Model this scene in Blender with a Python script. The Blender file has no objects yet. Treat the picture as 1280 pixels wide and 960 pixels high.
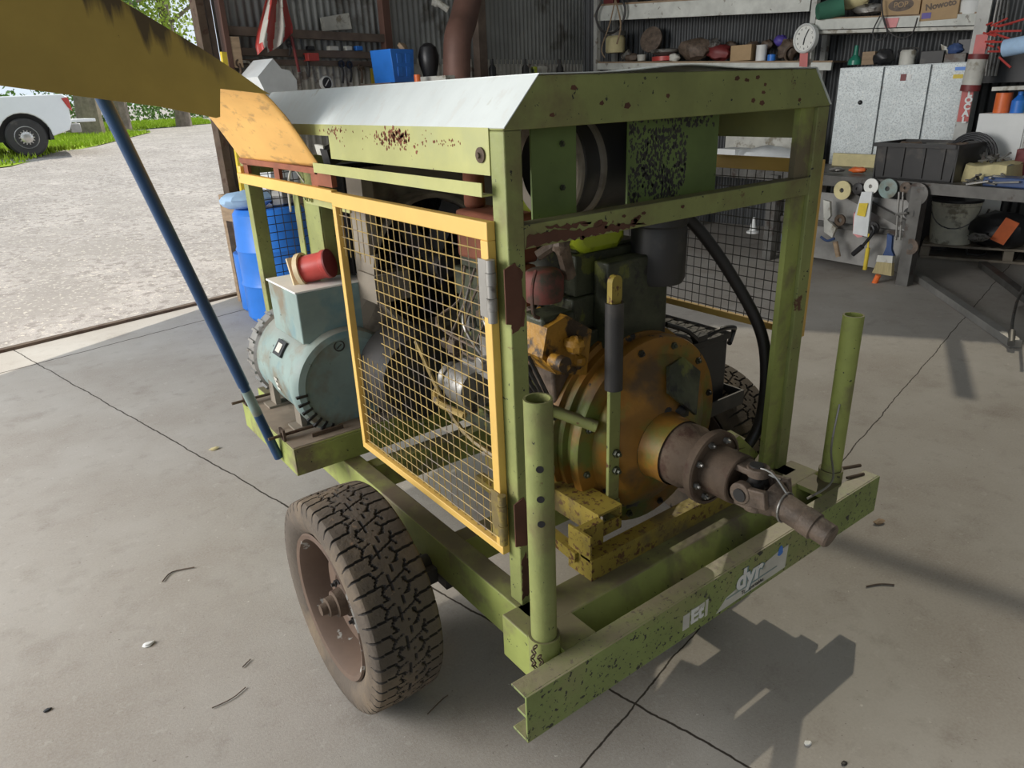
import bpy, math, random
import numpy as np
from mathutils import Vector, Matrix
random.seed(7); rng = np.random.default_rng(7)
sc = bpy.context.scene
COL = sc.collection
PI = math.pi

# ---------------------------------------------------------------- camera
CAM = (-0.7046, -0.9607, 1.6692); YAW, PITCH, ROLL, FPX = 0.6302, 0.3862, -0.0409, 893.95
def cam_axes():
    f = np.array([math.sin(YAW)*math.cos(PITCH), math.cos(YAW)*math.cos(PITCH), -math.sin(PITCH)])
    r = np.array([math.cos(YAW), -math.sin(YAW), 0.]); u = np.cross(r, f)
    c, s = math.cos(ROLL), math.sin(ROLL)
    return c*r+s*u, -s*r+c*u, f
CR, CU, CF = cam_axes()
cam = bpy.data.cameras.new('camera'); camo = bpy.data.objects.new('camera', cam); COL.objects.link(camo)
camo.matrix_world = Matrix(((CR[0], CU[0], -CF[0], CAM[0]), (CR[1], CU[1], -CF[1], CAM[1]), (CR[2], CU[2], -CF[2], CAM[2]), (0, 0, 0, 1)))
cam.sensor_width = 36; cam.lens = FPX/1280*36; cam.clip_start = .02; cam.clip_end = 500
sc.camera = camo
# ---------------------------------------------------------------- light
w = bpy.data.worlds.new('world'); sc.world = w; w.use_nodes = True
bg = w.node_tree.nodes['Background']; bg.inputs[0].default_value = (.80, .90, 1, 1); bg.inputs[1].default_value = 1.0
SUN_D = Vector((-.655, -.325, -.69)).normalized()
sun = bpy.data.lights.new('sun', 'SUN'); sun.energy = 4.2; sun.angle = .012; sun.color = (1, .94, .82)
suno = bpy.data.objects.new('sun', sun); COL.objects.link(suno); suno.rotation_euler = SUN_D.to_track_quat('-Z', 'Y').to_euler(); suno.location = (6, 3, 8)
def area(name, loc, target, sx, sy, e, col):
    l = bpy.data.lights.new(name, 'AREA'); l.shape = 'RECTANGLE'; l.size = sx; l.size_y = sy; l.energy = e; l.color = col
    o = bpy.data.objects.new(name, l); COL.objects.link(o); o.location = loc
    o.rotation_euler = (Vector(target)-Vector(loc)).to_track_quat('-Z', 'Y').to_euler(); return o
area('added_side_fill', (-5.1, 3.2, 2.7), (.6, .6, .6), 3.8, 2.6, 470, (1, .97, .93))  # added area lamp boosting the light from the left
area('added_front_fill', (2.5, -5.5, 3.2), (3, 2, .8), 6, 2.5, 9, (1, .97, .92))  # added weak fill for the front faces; no opening lies there
sc.view_settings.view_transform = 'Standard'; sc.view_settings.look = 'None'; sc.view_settings.gamma = 1
sc.view_settings.exposure = 0.0; sc.view_settings.use_curve_mapping = False

# ---------------------------------------------------------------- room frame: s to the right wall, t to the back wall
A = math.radians(12.5); ER = np.array([math.cos(A), math.sin(A), 0]); EN = np.array([-math.sin(A), math.cos(A), 0])
def W(s, t, z=0): p = ER*s+EN*t; return Vector((p[0], p[1], z))
ROT = A
def at(px, py, ax, val):
    """world point of a place measured at (px,py), on the plane x/y/z/s/t = val"""
    n = {'x': np.array([1., 0, 0]), 'y': np.array([0, 1., 0]), 'z': np.array([0, 0, 1.]), 's': ER, 't': EN}[ax]
    d = CF+(px-640)/FPX*CR-(py-480)/FPX*CU; C = np.array(CAM); k = (val-C@n)/(d@n); return Vector(C+k*d)
def st(P): v = np.array(P); return float(v@ER), float(v@EN)
def m_per_px(P): return float((np.array(P)-np.array(CAM))@CF)/FPX

# ---------------------------------------------------------------- materials
def mat(name, base, rough=.6, metal=0., var=.18, vscale=6., patches=(), bump=0., bscale=60., fine=0., spec=.5, coords='Object', stretch=None, top=None, topamt=.85):
    m = bpy.data.materials.new(name); m.use_nodes = True; nt = m.node_tree; N = nt.nodes; L = nt.links
    b = N['Principled BSDF']; b.inputs['Roughness'].default_value = rough; b.inputs['Metallic'].default_value = metal
    b.inputs['Specular IOR Level'].default_value = spec
    tc = N.new('ShaderNodeTexCoord'); vec = tc.outputs[coords]
    if stretch:
        mp = N.new('ShaderNodeMapping'); mp.inputs['Scale'].default_value = stretch; L.new(vec, mp.inputs[0]); vec = mp.outputs[0]
    def noise(scale, detail=4, off=0., rgh=.6):
        n = N.new('ShaderNodeTexNoise'); n.inputs['Scale'].default_value = scale; n.inputs['Detail'].default_value = detail; n.inputs['Roughness'].default_value = rgh
        if off:
            mp = N.new('ShaderNodeMapping'); mp.inputs['Location'].default_value = (off, off*1.7, off*.6); L.new(vec, mp.inputs[0]); L.new(mp.outputs[0], n.inputs['Vector'])
        else: L.new(vec, n.inputs['Vector'])
        return n.outputs['Fac']
    def mrange(src, a, c, lo, hi):
        r = N.new('ShaderNodeMapRange'); r.inputs[1].default_value = a; r.inputs[2].default_value = c; r.inputs[3].default_value = lo; r.inputs[4].default_value = hi
        L.new(src, r.inputs[0]); return r.outputs[0]
    def mix(fac, a, c, typ='MIX'):
        x = N.new('ShaderNodeMix'); x.data_type = 'RGBA'; x.blend_type = typ
        if hasattr(fac, 'links'): L.new(fac, x.inputs[0])
        else: x.inputs[0].default_value = fac
        for i, v in ((6, a), (7, c)):
            if hasattr(v, 'links'): L.new(v, x.inputs[i])
            else: x.inputs[i].default_value = (*v, 1) if len(v) == 3 else v
        return x.outputs[2]
    f = mrange(noise(vscale), .3, .7, 1-var, 1+var)
    cc = N.new('ShaderNodeCombineColor')
    for i in range(3): L.new(f, cc.inputs[i])
    col = mix(1., base, cc.outputs[0], 'MULTIPLY')
    if fine:
        f2 = mrange(noise(180, 2, 3.3), .3, .7, 1-fine, 1+fine); c2 = N.new('ShaderNodeCombineColor')
        for i in range(3): L.new(f2, c2.inputs[i])
        col = mix(1., col, c2.outputs[0], 'MULTIPLY')
    for k, (pc, ps, th, soft) in enumerate(patches):
        col = mix(mrange(noise(ps, 5, 5.1+k*3.7), th, th+soft, 0, 1), col, pc)
    if top:
        ge = N.new('ShaderNodeNewGeometry'); sx = N.new('ShaderNodeSeparateXYZ'); L.new(ge.outputs['Normal'], sx.inputs[0])
        tf = mrange(sx.outputs[2], .6, .85, 0, topamt); nm = mrange(noise(7, 5, 21.), .35, .55, .45, 1)
        mm = N.new('ShaderNodeMath'); mm.operation = 'MULTIPLY'; L.new(tf, mm.inputs[0]); L.new(nm, mm.inputs[1]); col = mix(mm.outputs[0], col, top)
    L.new(col, b.inputs['Base Color'])
    if bump:
        bp = N.new('ShaderNodeBump'); bp.inputs['Strength'].default_value = bump; bp.inputs['Distance'].default_value = .01
        L.new(noise(bscale, 4, 9.), bp.inputs['Height']); L.new(bp.outputs[0], b.inputs['Normal'])
    return m
RUST = (.11, .045, .022); CHIP = (.018, .018, .016); DIRT = (.10, .08, .055)
M = {}
M['green'] = mat('green_paint', (.25, .275, .09), .55, patches=[((.17, .13, .06), 5, .54, .2), (CHIP, 60, .66, .02), (RUST, 9, .67, .03)], bump=.15, top=(.12, .10, .06))
M['green_side'] = mat('yellow_green_paint', (.43, .43, .16), .45, var=.1, patches=[((.34, .36, .17), 3, .5, .2), (RUST, 40, .70, .02)], bump=.05, top=(.36, .33, .18))
M['green_spot'] = mat('spotted_green_paint', (.15, .20, .065), .5, patches=[((.03, .032, .034), 50, .50, .02)])
M['green_plate'] = mat('flat_green_paint', (.13, .19, .05), .5, patches=[(CHIP, 20, .68, .02)])
M['green_dirty'] = mat('dusty_green_paint', (.30, .34, .09), .65, patches=[((.17, .14, .08), 5, .50, .15), (CHIP, 55, .67, .02)], top=(.13, .10, .07))
M['bumper_green'] = mat('worn_bumper_green', (.22, .28, .08), .5, patches=[((.27, .27, .11), 3, .5, .15), (CHIP, 75, .59, .02), (CHIP, 26, .635, .015), (DIRT, 3, .62, .1)], bump=.15, top=(.30, .255, .17))
M['yellow'] = mat('yellow_door_paint', (.72, .46, .12), .45, var=.07, patches=[(RUST, 9, .70, .02)])
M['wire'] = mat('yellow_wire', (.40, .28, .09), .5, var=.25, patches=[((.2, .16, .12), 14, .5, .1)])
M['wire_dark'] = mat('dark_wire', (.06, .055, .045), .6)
M['lid'] = mat('weathered_orange_lid', (.70, .40, .11), .55, var=.12, patches=[((.45, .26, .08), 30, .55, .1), (RUST, 6, .70, .03)], stretch=(1, .35, 1))
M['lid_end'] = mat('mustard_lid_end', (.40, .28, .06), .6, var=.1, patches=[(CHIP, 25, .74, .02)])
M['stain'] = mat('black_soot_stain', (.025, .018, .018), .8)
M['housing'] = mat('orange_housing_paint', (.27, .125, .016), .55, var=.3, patches=[((.13, .16, .03), 4.2, .50, .12), ((.12, .07, .03), 5, .54, .15), ((.02, .022, .025), 9, .63, .03)], bump=.2, bscale=25)
M['sub_yellow'] = mat('rusty_yellow_paint', (.32, .24, .04), .6, patches=[(RUST, 60, .54, .08), ((.16, .12, .05), 6, .50, .15)])
M['rust'] = mat('rusted_steel', (.10, .068, .045), .8, var=.35, patches=[((.07, .035, .022), 14, .55, .1)], bump=.3)
M['rustpaint'] = mat('rust_red_manifold', (.22, .07, .035), .8, var=.3)
M['roof'] = mat('galvanised_sheet', (.70, .74, .72), .6, .0, var=.06, patches=[((.68, .70, .67), 16, .55, .1), ((.5, .5, .42), 5, .68, .06)], bump=.05, stretch=(1, 1.6, 1))
M['galv'] = mat('mottled_galvanised', (.50, .54, .54), .45, .2, var=.12, patches=[((.34, .37, .38), 75, .50, .08), ((.62, .63, .60), 50, .60, .06), ((.28, .26, .23), 4, .66, .08)])
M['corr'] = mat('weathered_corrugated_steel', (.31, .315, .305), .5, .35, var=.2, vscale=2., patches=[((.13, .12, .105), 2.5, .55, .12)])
M['corr_pale'] = mat('pale_corrugated_steel', (.55, .53, .48), .7, .1, var=.2, patches=[((.24, .2, .17), 6, .56, .08)])
M['engine'] = mat('oily_dark_engine', (.045, .05, .028), .5, var=.5, vscale=12, patches=[((.12, .13, .03), 9, .60, .05), ((.02, .018, .016), 12, .56, .06)], bump=.4, bscale=30)
M['engine_y'] = mat('greasy_yellow_casting', (.38, .19, .02), .5, var=.4, patches=[((.05, .03, .015), 14, .5, .08)], bump=.3)
M['alloy'] = mat('dull_alloy', (.30, .29, .27), .45, .6, patches=[((.1, .09, .08), 15, .56, .08)])
M['black'] = mat('black_plastic', (.018, .018, .02), .4)
M['blackm'] = mat('black_dusty_metal', (.035, .033, .032), .5, patches=[((.08, .07, .06), 6, .56, .15)])
M['rubber'] = mat('dusty_tyre_rubber', (.10, .08, .062), .85, var=.2, vscale=5, patches=[((.20, .15, .10), 3.5, .50, .16), ((.30, .20, .13), 16, .66, .06)], bump=.3, bscale=90)
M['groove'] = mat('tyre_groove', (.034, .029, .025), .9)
M['hose'] = mat('black_hose', (.022, .02, .02), .45)
M['rim'] = mat('rusty_wheel_rim', (.13, .085, .06), .7, patches=[((.36, .35, .32), 9, .60, .02), ((.36, .23, .08), 7, .68, .03)])
M['teal'] = mat('blue_grey_generator_paint', (.24, .32, .30), .5, var=.16, patches=[((.06, .20, .27), 3.5, .55, .2), ((.20, .17, .12), 5, .52, .15), (CHIP, 26, .69, .02)], top=(.34, .33, .29), topamt=.7)
M['red'] = mat('red_plastic', (.48, .06, .05), .4)
M['darkred'] = mat('dark_red', (.19, .03, .03), .5)
M['cream'] = mat('cream_plastic', (.62, .52, .33), .5)
M['blue'] = mat('blue_rod_paint', (.018, .06, .15), .35)
M['bucketw'] = mat('cream_bucket', (.80, .77, .62), .6, patches=[((.35, .31, .22), 6, .56, .08)])
M['bluep'] = mat('blue_drum_plastic', (.03, .20, .70), .4, var=.1)
M['white'] = mat('white_paint', (.78, .79, .77), .5, var=.05)
M['offwhite'] = mat('grubby_white', (.60, .59, .53), .6, patches=[((.30, .27, .21), 7, .56, .08)])
M['shelfw'] = mat('scratched_white_beam', (.62, .63, .58), .6, patches=[((.30, .28, .24), 12, .62, .04)])
M['wood'] = mat('dry_timber', (.33, .235, .15), .8, var=.25, stretch=(1, 1, 5))
M['pallet'] = mat('grey_pallet_timber', (.33, .28, .215), .85, var=.3)
M['timber_dark'] = mat('dark_timber', (.16, .12, .095), .85, var=.3)
M['card'] = mat('cardboard', (.45, .31, .17), .8, var=.1)
M['steel'] = mat('grimy_bench_steel', (.13, .125, .115), .5, .4, var=.3, patches=[((.07, .05, .04), 8, .56, .1)])
M['steel_l'] = mat('light_bare_steel', (.36, .35, .33), .45, .5, var=.2)
M['duct'] = mat('brown_duct_steel', (.16, .085, .065), .6, .2, var=.15)
M['shroud'] = mat('taupe_shroud', (.22, .19, .15), .7, patches=[((.09, .07, .05), 6, .55, .15)])
M['corr_shaded'] = mat('shaded_corrugated_steel', (.075, .078, .08), .5, .3, var=.25, vscale=2.)  # shade on the right wall put into a darker corrugated colour
M['dust'] = mat('brown_dust', (.24, .195, .15), .9, var=.25, patches=[((.12, .09, .06), 7, .55, .15)])
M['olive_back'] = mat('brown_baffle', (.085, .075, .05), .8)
M['dirty_red'] = mat('dirty_red_filter', (.17, .05, .04), .7, patches=[((.05, .045, .03), 9, .48, .1)])
M['rustdark'] = mat('dark_rust_scab', (.10, .042, .025), .85, var=.4)
M['junk'] = mat('greasy_brown_parts', (.13, .095, .07), .6, var=.5, vscale=20, bump=.4)
M['orange'] = mat('orange_plastic', (.80, .17, .04), .4)
M['yel'] = mat('plain_yellow', (.75, .56, .05), .5)
M['greenc'] = mat('dark_green_glass', (.02, .20, .13), .3)
M['lime'] = mat('lime_tank_paint', (.42, .50, .03), .35, patches=[((.05, .06, .02), 8, .58, .08)])
M['cyan'] = mat('light_blue_cloth', (.40, .58, .80), .7)
M['purple'] = mat('purple_plastic', (.10, .07, .35), .5)
M['bristle'] = mat('straw_bristles', (.50, .42, .22), .9, bump=.6, bscale=120, stretch=(6, 6, 1))
M['navy'] = mat('navy_handle', (.05, .09, .22), .4)
M['foam'] = mat('yellow_foam', (.66, .58, .32), .9, bump=.3)
M['chrome'] = mat('bright_steel', (.62, .6, .57), .3, .9)
M['carwhite'] = mat('white_car_paint', (.80, .82, .83), .25, var=.02)
M['carglass'] = mat('dark_car_glass', (.05, .07, .08), .08)
M['bark'] = mat('grey_bark', (.20, .165, .13), .9, var=.3, bump=.6)
M['leaf'] = mat('sunny_leaves', (.30, .40, .05), .6, var=.35, vscale=.7)
M['leaf2'] = mat('deep_green_leaves', (.12, .23, .04), .6, var=.35, vscale=.9)
M['grass'] = mat('bright_grass', (.30, .42, .02), .8, var=.3, vscale=3)
M['pink'] = mat('pink_tape', (.75, .30, .30), .6)
M['pillar'] = mat('painted_upright', (.50, .50, .47), .6, patches=[((.25, .22, .18), 10, .58, .06)])
M['clockface'] = mat('clock_face', (.85, .85, .80), .5, var=.02)
M['greenbag'] = mat('green_canvas', (.04, .16, .10), .8)
M['speck'] = mat('dry_leaf', (.55, .45, .28), .8)

# concrete with slab joints at fixed places of the room frame
def concrete():
    m = bpy.data.materials.new('concrete_slab'); m.use_nodes = True; nt = m.node_tree; N = nt.nodes; L = nt.links; b = N['Principled BSDF']
    b.inputs['Roughness'].default_value = .78; b.inputs['Specular IOR Level'].default_value = .3
    tc = N.new('ShaderNodeTexCoord').outputs['Object']
    def noise(sc_, det, off=0, r=.6):
        mp = N.new('ShaderNodeMapping'); mp.inputs['Location'].default_value = (off, off, 0); L.new(tc, mp.inputs[0])
        n = N.new('ShaderNodeTexNoise'); n.inputs['Scale'].default_value = sc_; n.inputs['Detail'].default_value = det; n.inputs['Roughness'].default_value = r
        L.new(mp.outputs[0], n.inputs['Vector']); return n.outputs['Fac']
    def mr(src, a, c, lo, hi):
        r = N.new('ShaderNodeMapRange'); r.inputs[1].default_value = a; r.inputs[2].default_value = c; r.inputs[3].default_value = lo; r.inputs[4].default_value = hi; L.new(src, r.inputs[0]); return r.outputs[0]
    def mix(f, a, c):
        x = N.new('ShaderNodeMix'); x.data_type = 'RGBA'; L.new(f, x.inputs[0])
        for i, v in ((6, a), (7, c)):
            if hasattr(v, 'links'): L.new(v, x.inputs[i])
            else: x.inputs[i].default_value = (*v, 1)
        return x.outputs[2]
    def math_(op, a, c=None):
        x = N.new('ShaderNodeMath'); x.operation = op
        for i, v in enumerate((a, c)):
            if v is None: continue
            if hasattr(v, 'links'): L.new(v, x.inputs[i])
            else: x.inputs[i].default_value = v
        return x.outputs[0]
    col = mix(mr(noise(1.3, 6), .35, .65, 0, 1), (.335, .30, .262), (.43, .405, .37))
    col = mix(mr(noise(9, 5, 4), .55, .75, 0, .5), col, (.24, .21, .18))
    col = mix(mr(noise(2.6, 5, 11), .58, .72, 0, .45), col, (.20, .165, .135))
    col = mix(mr(noise(120, 3, 2), .35, .65, 0, .35), col, (.50, .47, .43))
    col = mix(mr(noise(70, 2, 7), .70, .74, 0, .6), col, (.14, .12, .10))
    col = mix(mr(noise(34, 2, 17), .74, .76, 0, .8), col, (.62, .60, .55))
    col = mix(mr(noise(16, 5, 31, .75), .60, .66, 0, .30), col, (.56, .54, .50))
    col = mix(mr(noise(22, 6, 41, .8), .62, .70, 0, .35), col, (.19, .165, .14))
    sp = N.new('ShaderNodeSeparateXYZ'); L.new(tc, sp.inputs[0]); wob = math_('MULTIPLY', math_('SUBTRACT', noise(5, 5, 3), .5), .035)
    def coord(v, k, off): return math_('ADD', math_('ADD', math_('MULTIPLY', sp.outputs[0], v[0]), math_('MULTIPLY', sp.outputs[1], v[1])), math_('SUBTRACT', wob, off))
    lines = None
    for v, off, wd in ((ER, .505, .0028), (EN, .02, .0022), (EN, 4.98, .005), (ER, -4.45, .005)):
        d = math_('ABSOLUTE', coord(v, 0, off)); ln = mr(d, wd, wd*1.7, 1, 0)
        lines = ln if lines is None else math_('MAXIMUM', lines, ln)
    col = mix(lines, col, (.05, .04, .032))
    L.new(col, b.inputs['Base Color'])
    bp = N.new('ShaderNodeBump'); bp.inputs['Strength'].default_value = .18; bp.inputs['Distance'].default_value = .006; L.new(noise(170, 5, 1, .7), bp.inputs['Height']); L.new(bp.outputs[0], b.inputs['Normal'])
    return m
M['concrete'] = concrete()
def soot(m):
    nt = m.node_tree; N = nt.nodes; L = nt.links; b = N['Principled BSDF']; src = b.inputs['Base Color'].links[0].from_socket
    tc = N.new('ShaderNodeTexCoord'); sp = N.new('ShaderNodeSeparateXYZ'); L.new(tc.outputs['Object'], sp.inputs[0])
    def mth(op, a, c):
        x = N.new('ShaderNodeMath'); x.operation = op
        for i, v in enumerate((a, c)):
            if hasattr(v, 'links'): L.new(v, x.inputs[i])
            else: x.inputs[i].default_value = v
        return x.outputs[0]
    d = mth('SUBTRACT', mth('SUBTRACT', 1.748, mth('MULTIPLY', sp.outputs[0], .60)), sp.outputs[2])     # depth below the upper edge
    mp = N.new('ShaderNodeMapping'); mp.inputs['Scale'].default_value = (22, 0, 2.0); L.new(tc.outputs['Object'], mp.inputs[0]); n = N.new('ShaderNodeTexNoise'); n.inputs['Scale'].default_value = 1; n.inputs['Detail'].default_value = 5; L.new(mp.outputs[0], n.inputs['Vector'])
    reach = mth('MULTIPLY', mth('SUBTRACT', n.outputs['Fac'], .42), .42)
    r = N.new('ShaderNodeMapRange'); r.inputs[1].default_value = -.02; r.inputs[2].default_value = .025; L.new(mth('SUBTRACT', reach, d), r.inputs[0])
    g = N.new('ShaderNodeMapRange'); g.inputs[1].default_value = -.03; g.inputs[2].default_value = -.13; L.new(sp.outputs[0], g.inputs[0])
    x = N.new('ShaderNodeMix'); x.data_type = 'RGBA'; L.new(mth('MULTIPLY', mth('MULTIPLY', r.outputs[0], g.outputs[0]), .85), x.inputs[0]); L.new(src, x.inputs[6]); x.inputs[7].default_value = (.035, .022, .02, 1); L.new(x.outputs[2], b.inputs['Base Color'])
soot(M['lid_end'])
M['gravel'] = mat('sunlit_gravel', (.40, .365, .34), .9, var=.22, vscale=1.2, fine=.4, patches=[((.27, .24, .22), 11, .50, .1), ((.33, .30, .275), .8, .50, .2), ((.60, .55, .48), 26, .58, .06)], bump=.6, bscale=60)
def skylight_mat():
    m = bpy.data.materials.new('translucent_skylight'); m.use_nodes = True; N = m.node_tree.nodes; L = m.node_tree.links
    t = N.new('ShaderNodeBsdfTransparent'); t.inputs[0].default_value = (.27, .26, .235, 1); L.new(t.outputs[0], N['Material Output'].inputs[0]); return m
M['skylight'] = skylight_mat()
def glass_mat(name, col=(.9, .95, .95), rough=.05):
    m = bpy.data.materials.new(name); m.use_nodes = True; b = m.node_tree.nodes['Principled BSDF']; b.inputs['Base Color'].default_value = (*col, 1)
    b.inputs['Transmission Weight'].default_value = .85; b.inputs['Roughness'].default_value = rough; return m
M['glass'] = glass_mat('jar_glass')
M['cloudy'] = mat('cloudy_plastic_sheet', (.72, .74, .74), .4, var=.1)

# ---------------------------------------------------------------- mesh builder
def basis(axis):
    a = Vector(axis).normalized(); u = Vector((0, 0, 1)) if abs(a.z) < .9 else Vector((1, 0, 0))
    e1 = a.cross(u).normalized(); e2 = a.cross(e1).normalized(); return a, e1, e2
class MB:
    def __init__(s): s.v = []; s.f = []; s.mi = []; s.cur = 0
    def add(s, vs, fs):
        o = len(s.v); s.v += [tuple(x) for x in vs]; s.f += [tuple(i+o for i in f) for f in fs]; s.mi += [s.cur]*len(fs); return s
    def box(s, a, b):
        (x0, y0, z0), (x1, y1, z1) = a, b
        return s.add([(x, y, z) for z in (z0, z1) for y in (y0, y1) for x in (x0, x1)], [(0, 2, 3, 1), (4, 5, 7, 6), (0, 1, 5, 4), (2, 6, 7, 3), (0, 4, 6, 2), (1, 3, 7, 5)])
    def obox(s, c, size, X=(1, 0, 0), Y=(0, 1, 0)):
        X = Vector(X).normalized(); Y = Vector(Y); Y = (Y-X*Y.dot(X)).normalized(); Z = X.cross(Y); c = Vector(c); h = [k/2 for k in size]
        vs = [c+X*h[0]*i+Y*h[1]*j+Z*h[2]*k for k in (-1, 1) for j in (-1, 1) for i in (-1, 1)]
        return s.add(vs, [(0, 2, 3, 1), (4, 5, 7, 6), (0, 1, 5, 4), (2, 6, 7, 3), (0, 4, 6, 2), (1, 3, 7, 5)])
    def bar(s, p, q, w_, h_, up=(0, 0, 1)):
        p, q = Vector(p), Vector(q); X = (q-p); L_ = X.length; U = Vector(up)
        Yv = U.cross(X) if U.cross(X).length > 1e-6 else Vector((0, 1, 0)).cross(X)
        return s.obox((p+q)/2, (L_, w_, h_), X, Yv)
    def lathe(s, prof, o, axis, n=32, caps=True, arc=2*PI, start=0.):
        a, e1, e2 = basis(axis); o = Vector(o); full = abs(arc-2*PI) < 1e-6; k = n if full else n+1; vs = []; fs = []
        for (r, h) in prof:
            for i in range(k):
                t = start+arc*i/n; vs.append(o+a*h+(e1*math.cos(t)+e2*math.sin(t))*max(r, 1e-5))
        for j in range(len(prof)-1):
            for i in range(n):
                i2 = (i+1) % k; fs.append((j*k+i, j*k+i2, (j+1)*k+i2, (j+1)*k+i))
        if caps and full:
            if prof[0][0] > 1e-4: fs.append(tuple(range(k-1, -1, -1)))
            if prof[-1][0] > 1e-4: fs.append(tuple((len(prof)-1)*k+i for i in range(k)))
        return s.add(vs, fs)
    def cyl(s, p, q, r, n=16, r2=None):
        p, q = Vector(p), Vector(q); return s.lathe([(r, 0), (r if r2 is None else r2, (q-p).length)], p, q-p, n)
    def pipe(s, p, q, r, ri, n=24):
        p, q = Vector(p), Vector(q); L_ = (q-p).length; return s.lathe([(ri, 0), (r, 0), (r, L_), (ri, L_), (ri, 0)], p, q-p, n, caps=False)
    def tube(s, pts, r, n=8, smooth=0):
        P = [Vector(p) for p in pts]
        if smooth:
            Q = []
            for i in range(len(P)-1):
                p0 = P[max(i-1, 0)]; p1 = P[i]; p2 = P[i+1]; p3 = P[min(i+2, len(P)-1)]
                for k in range(smooth):
                    t = k/smooth; Q.append(.5*((2*p1)+(p2-p0)*t+(2*p0-5*p1+4*p2-p3)*t*t+(3*p1-p0-3*p2+p3)*t**3))
            Q.append(P[-1]); P = Q
        a, e1, e2 = basis(P[1]-P[0]); vs = []; fs = []; rr = r if isinstance(r, (list, tuple)) else None
        for i, p in enumerate(P):
            d = (P[min(i+1, len(P)-1)]-P[max(i-1, 0)]).normalized()
            e1 = (e1-d*e1.dot(d)).normalized(); e2 = d.cross(e1)
            R = r if rr is None else rr[0]+(rr[1]-rr[0])*i/(len(P)-1)
            for k in range(n): t = 2*PI*k/n; vs.append(p+(e1*math.cos(t)+e2*math.sin(t))*R)
        for i in range(len(P)-1):
            for k in range(n): k2 = (k+1) % n; fs.append((i*n+k, i*n+k2, (i+1)*n+k2, (i+1)*n+k))
        fs.append(tuple(range(n-1, -1, -1))); fs.append(tuple((len(P)-1)*n+k for k in range(n)))
        return s.add(vs, fs)
    def prism(s, poly, o, U, V, d):
        """polygon (u,v) at origin o, extruded by vector d"""
        o, U, V, d = Vector(o), Vector(U), Vector(V), Vector(d); n = len(poly)
        vs = [o+U*u+V*v for u, v in poly]+[o+U*u+V*v+d for u, v in poly]
        return s.add(vs, [tuple(range(n-1, -1, -1)), tuple(range(n, 2*n))]+[(i, (i+1) % n, (i+1) % n+n, i+n) for i in range(n)])
    def ball(s, c, r, n=12, sq=(1, 1, 1), jit=0.):
        c = Vector(c); vs = []; fs = []; m_ = n//2+1
        for j in range(m_+1):
            ph = PI*j/m_
            for i in range(n):
                t = 2*PI*i/n; k = r*(1+jit*random.uniform(-1, 1)*(0 < j < m_)); vs.append(c+Vector((k*sq[0]*math.sin(ph)*math.cos(t), k*sq[1]*math.sin(ph)*math.sin(t), k*sq[2]*math.cos(ph))))
        for j in range(m_):
            for i in range(n): i2 = (i+1) % n; fs.append((j*n+i, (j+1)*n+i, (j+1)*n+i2, j*n+i2))
        return s.add(vs, fs)
    def grid(s, fn, nu, nv, closeu=False):
        vs = [fn(i/nu, j/nv) for j in range(nv+1) for i in range(nu+1)]
        return s.add(vs, [(j*(nu+1)+i, j*(nu+1)+i+1, (j+1)*(nu+1)+i+1, (j+1)*(nu+1)+i) for j in range(nv) for i in range(nu)])
    def bolt(s, p, d, r=.009, h=.008): return s.lathe([(r, 0), (r, h), (r*.55, h), (r*.5, h*1.8)], p, d, 6)

def clean(n): return n
def build(name, mb, m, parent=None, local=False, bevel=0., smooth=32):
    me = bpy.data.meshes.new(name); me.from_pydata([tuple(v) for v in mb.v], [], mb.f)
    ms = m if isinstance(m, (list, tuple)) else [m]
    for x in ms: me.materials.append(M[x] if isinstance(x, str) else x)
    if len(ms) > 1: me.polygons.foreach_set('material_index', mb.mi)
    me.validate(); me.update()
    import bmesh
    bm = bmesh.new(); bm.from_mesh(me); bmesh.ops.recalc_face_normals(bm, faces=bm.faces); bm.to_mesh(me); bm.free()
    me.shade_smooth(); me.set_sharp_from_angle(angle=math.radians(smooth))
    o = bpy.data.objects.new(name, me); COL.objects.link(o)
    if parent is not None:
        o.parent = parent
        if not local: o.matrix_parent_inverse = mworld(parent).inverted()
    if bevel:
        b = o.modifiers.new('bevel', 'BEVEL'); b.width = bevel; b.segments = 2; b.limit_method = 'ANGLE'; b.angle_limit = math.radians(50)
    return o
def mworld(o):
    m = o.matrix_parent_inverse @ Matrix.LocRotScale(o.location, o.rotation_euler, o.scale) if o.parent else Matrix.LocRotScale(o.location, o.rotation_euler, o.scale)
    return mworld(o.parent) @ m if o.parent else m
def tag(o, label=None, cat=None, group=None, kind=None):
    if label: o['label'] = label
    if cat: o['category'] = cat
    if group: o['group'] = group
    if kind: o['kind'] = kind
    return o
def thing(name, loc, label, cat, rz=0., group=None):
    o = bpy.data.objects.new(name, None); COL.objects.link(o); o.location = Vector(loc); o.rotation_euler = (0, 0, rz); o.empty_display_size = .1
    return tag(o, label, cat, group)
def solo(name, mb, m, label, cat, group=None, bevel=0., loc=None, rz=0., smooth=32):
    """a thing that is one mesh; mb in local coordinates around loc"""
    o = build(name, mb, m, bevel=bevel, smooth=smooth)
    if loc is not None: o.location = Vector(loc)
    o.rotation_euler = (0, 0, rz); return tag(o, label, cat, group)
def struct(name, mb, m, smooth=32): return tag(build(name, mb, m, smooth=smooth), kind='structure')
def part(name, mb, m, parent, label=None, bevel=0., smooth=32, local=False):
    o = build(name, mb, m, parent, local, bevel, smooth)
    if label: o['label'] = label
    return o
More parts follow.
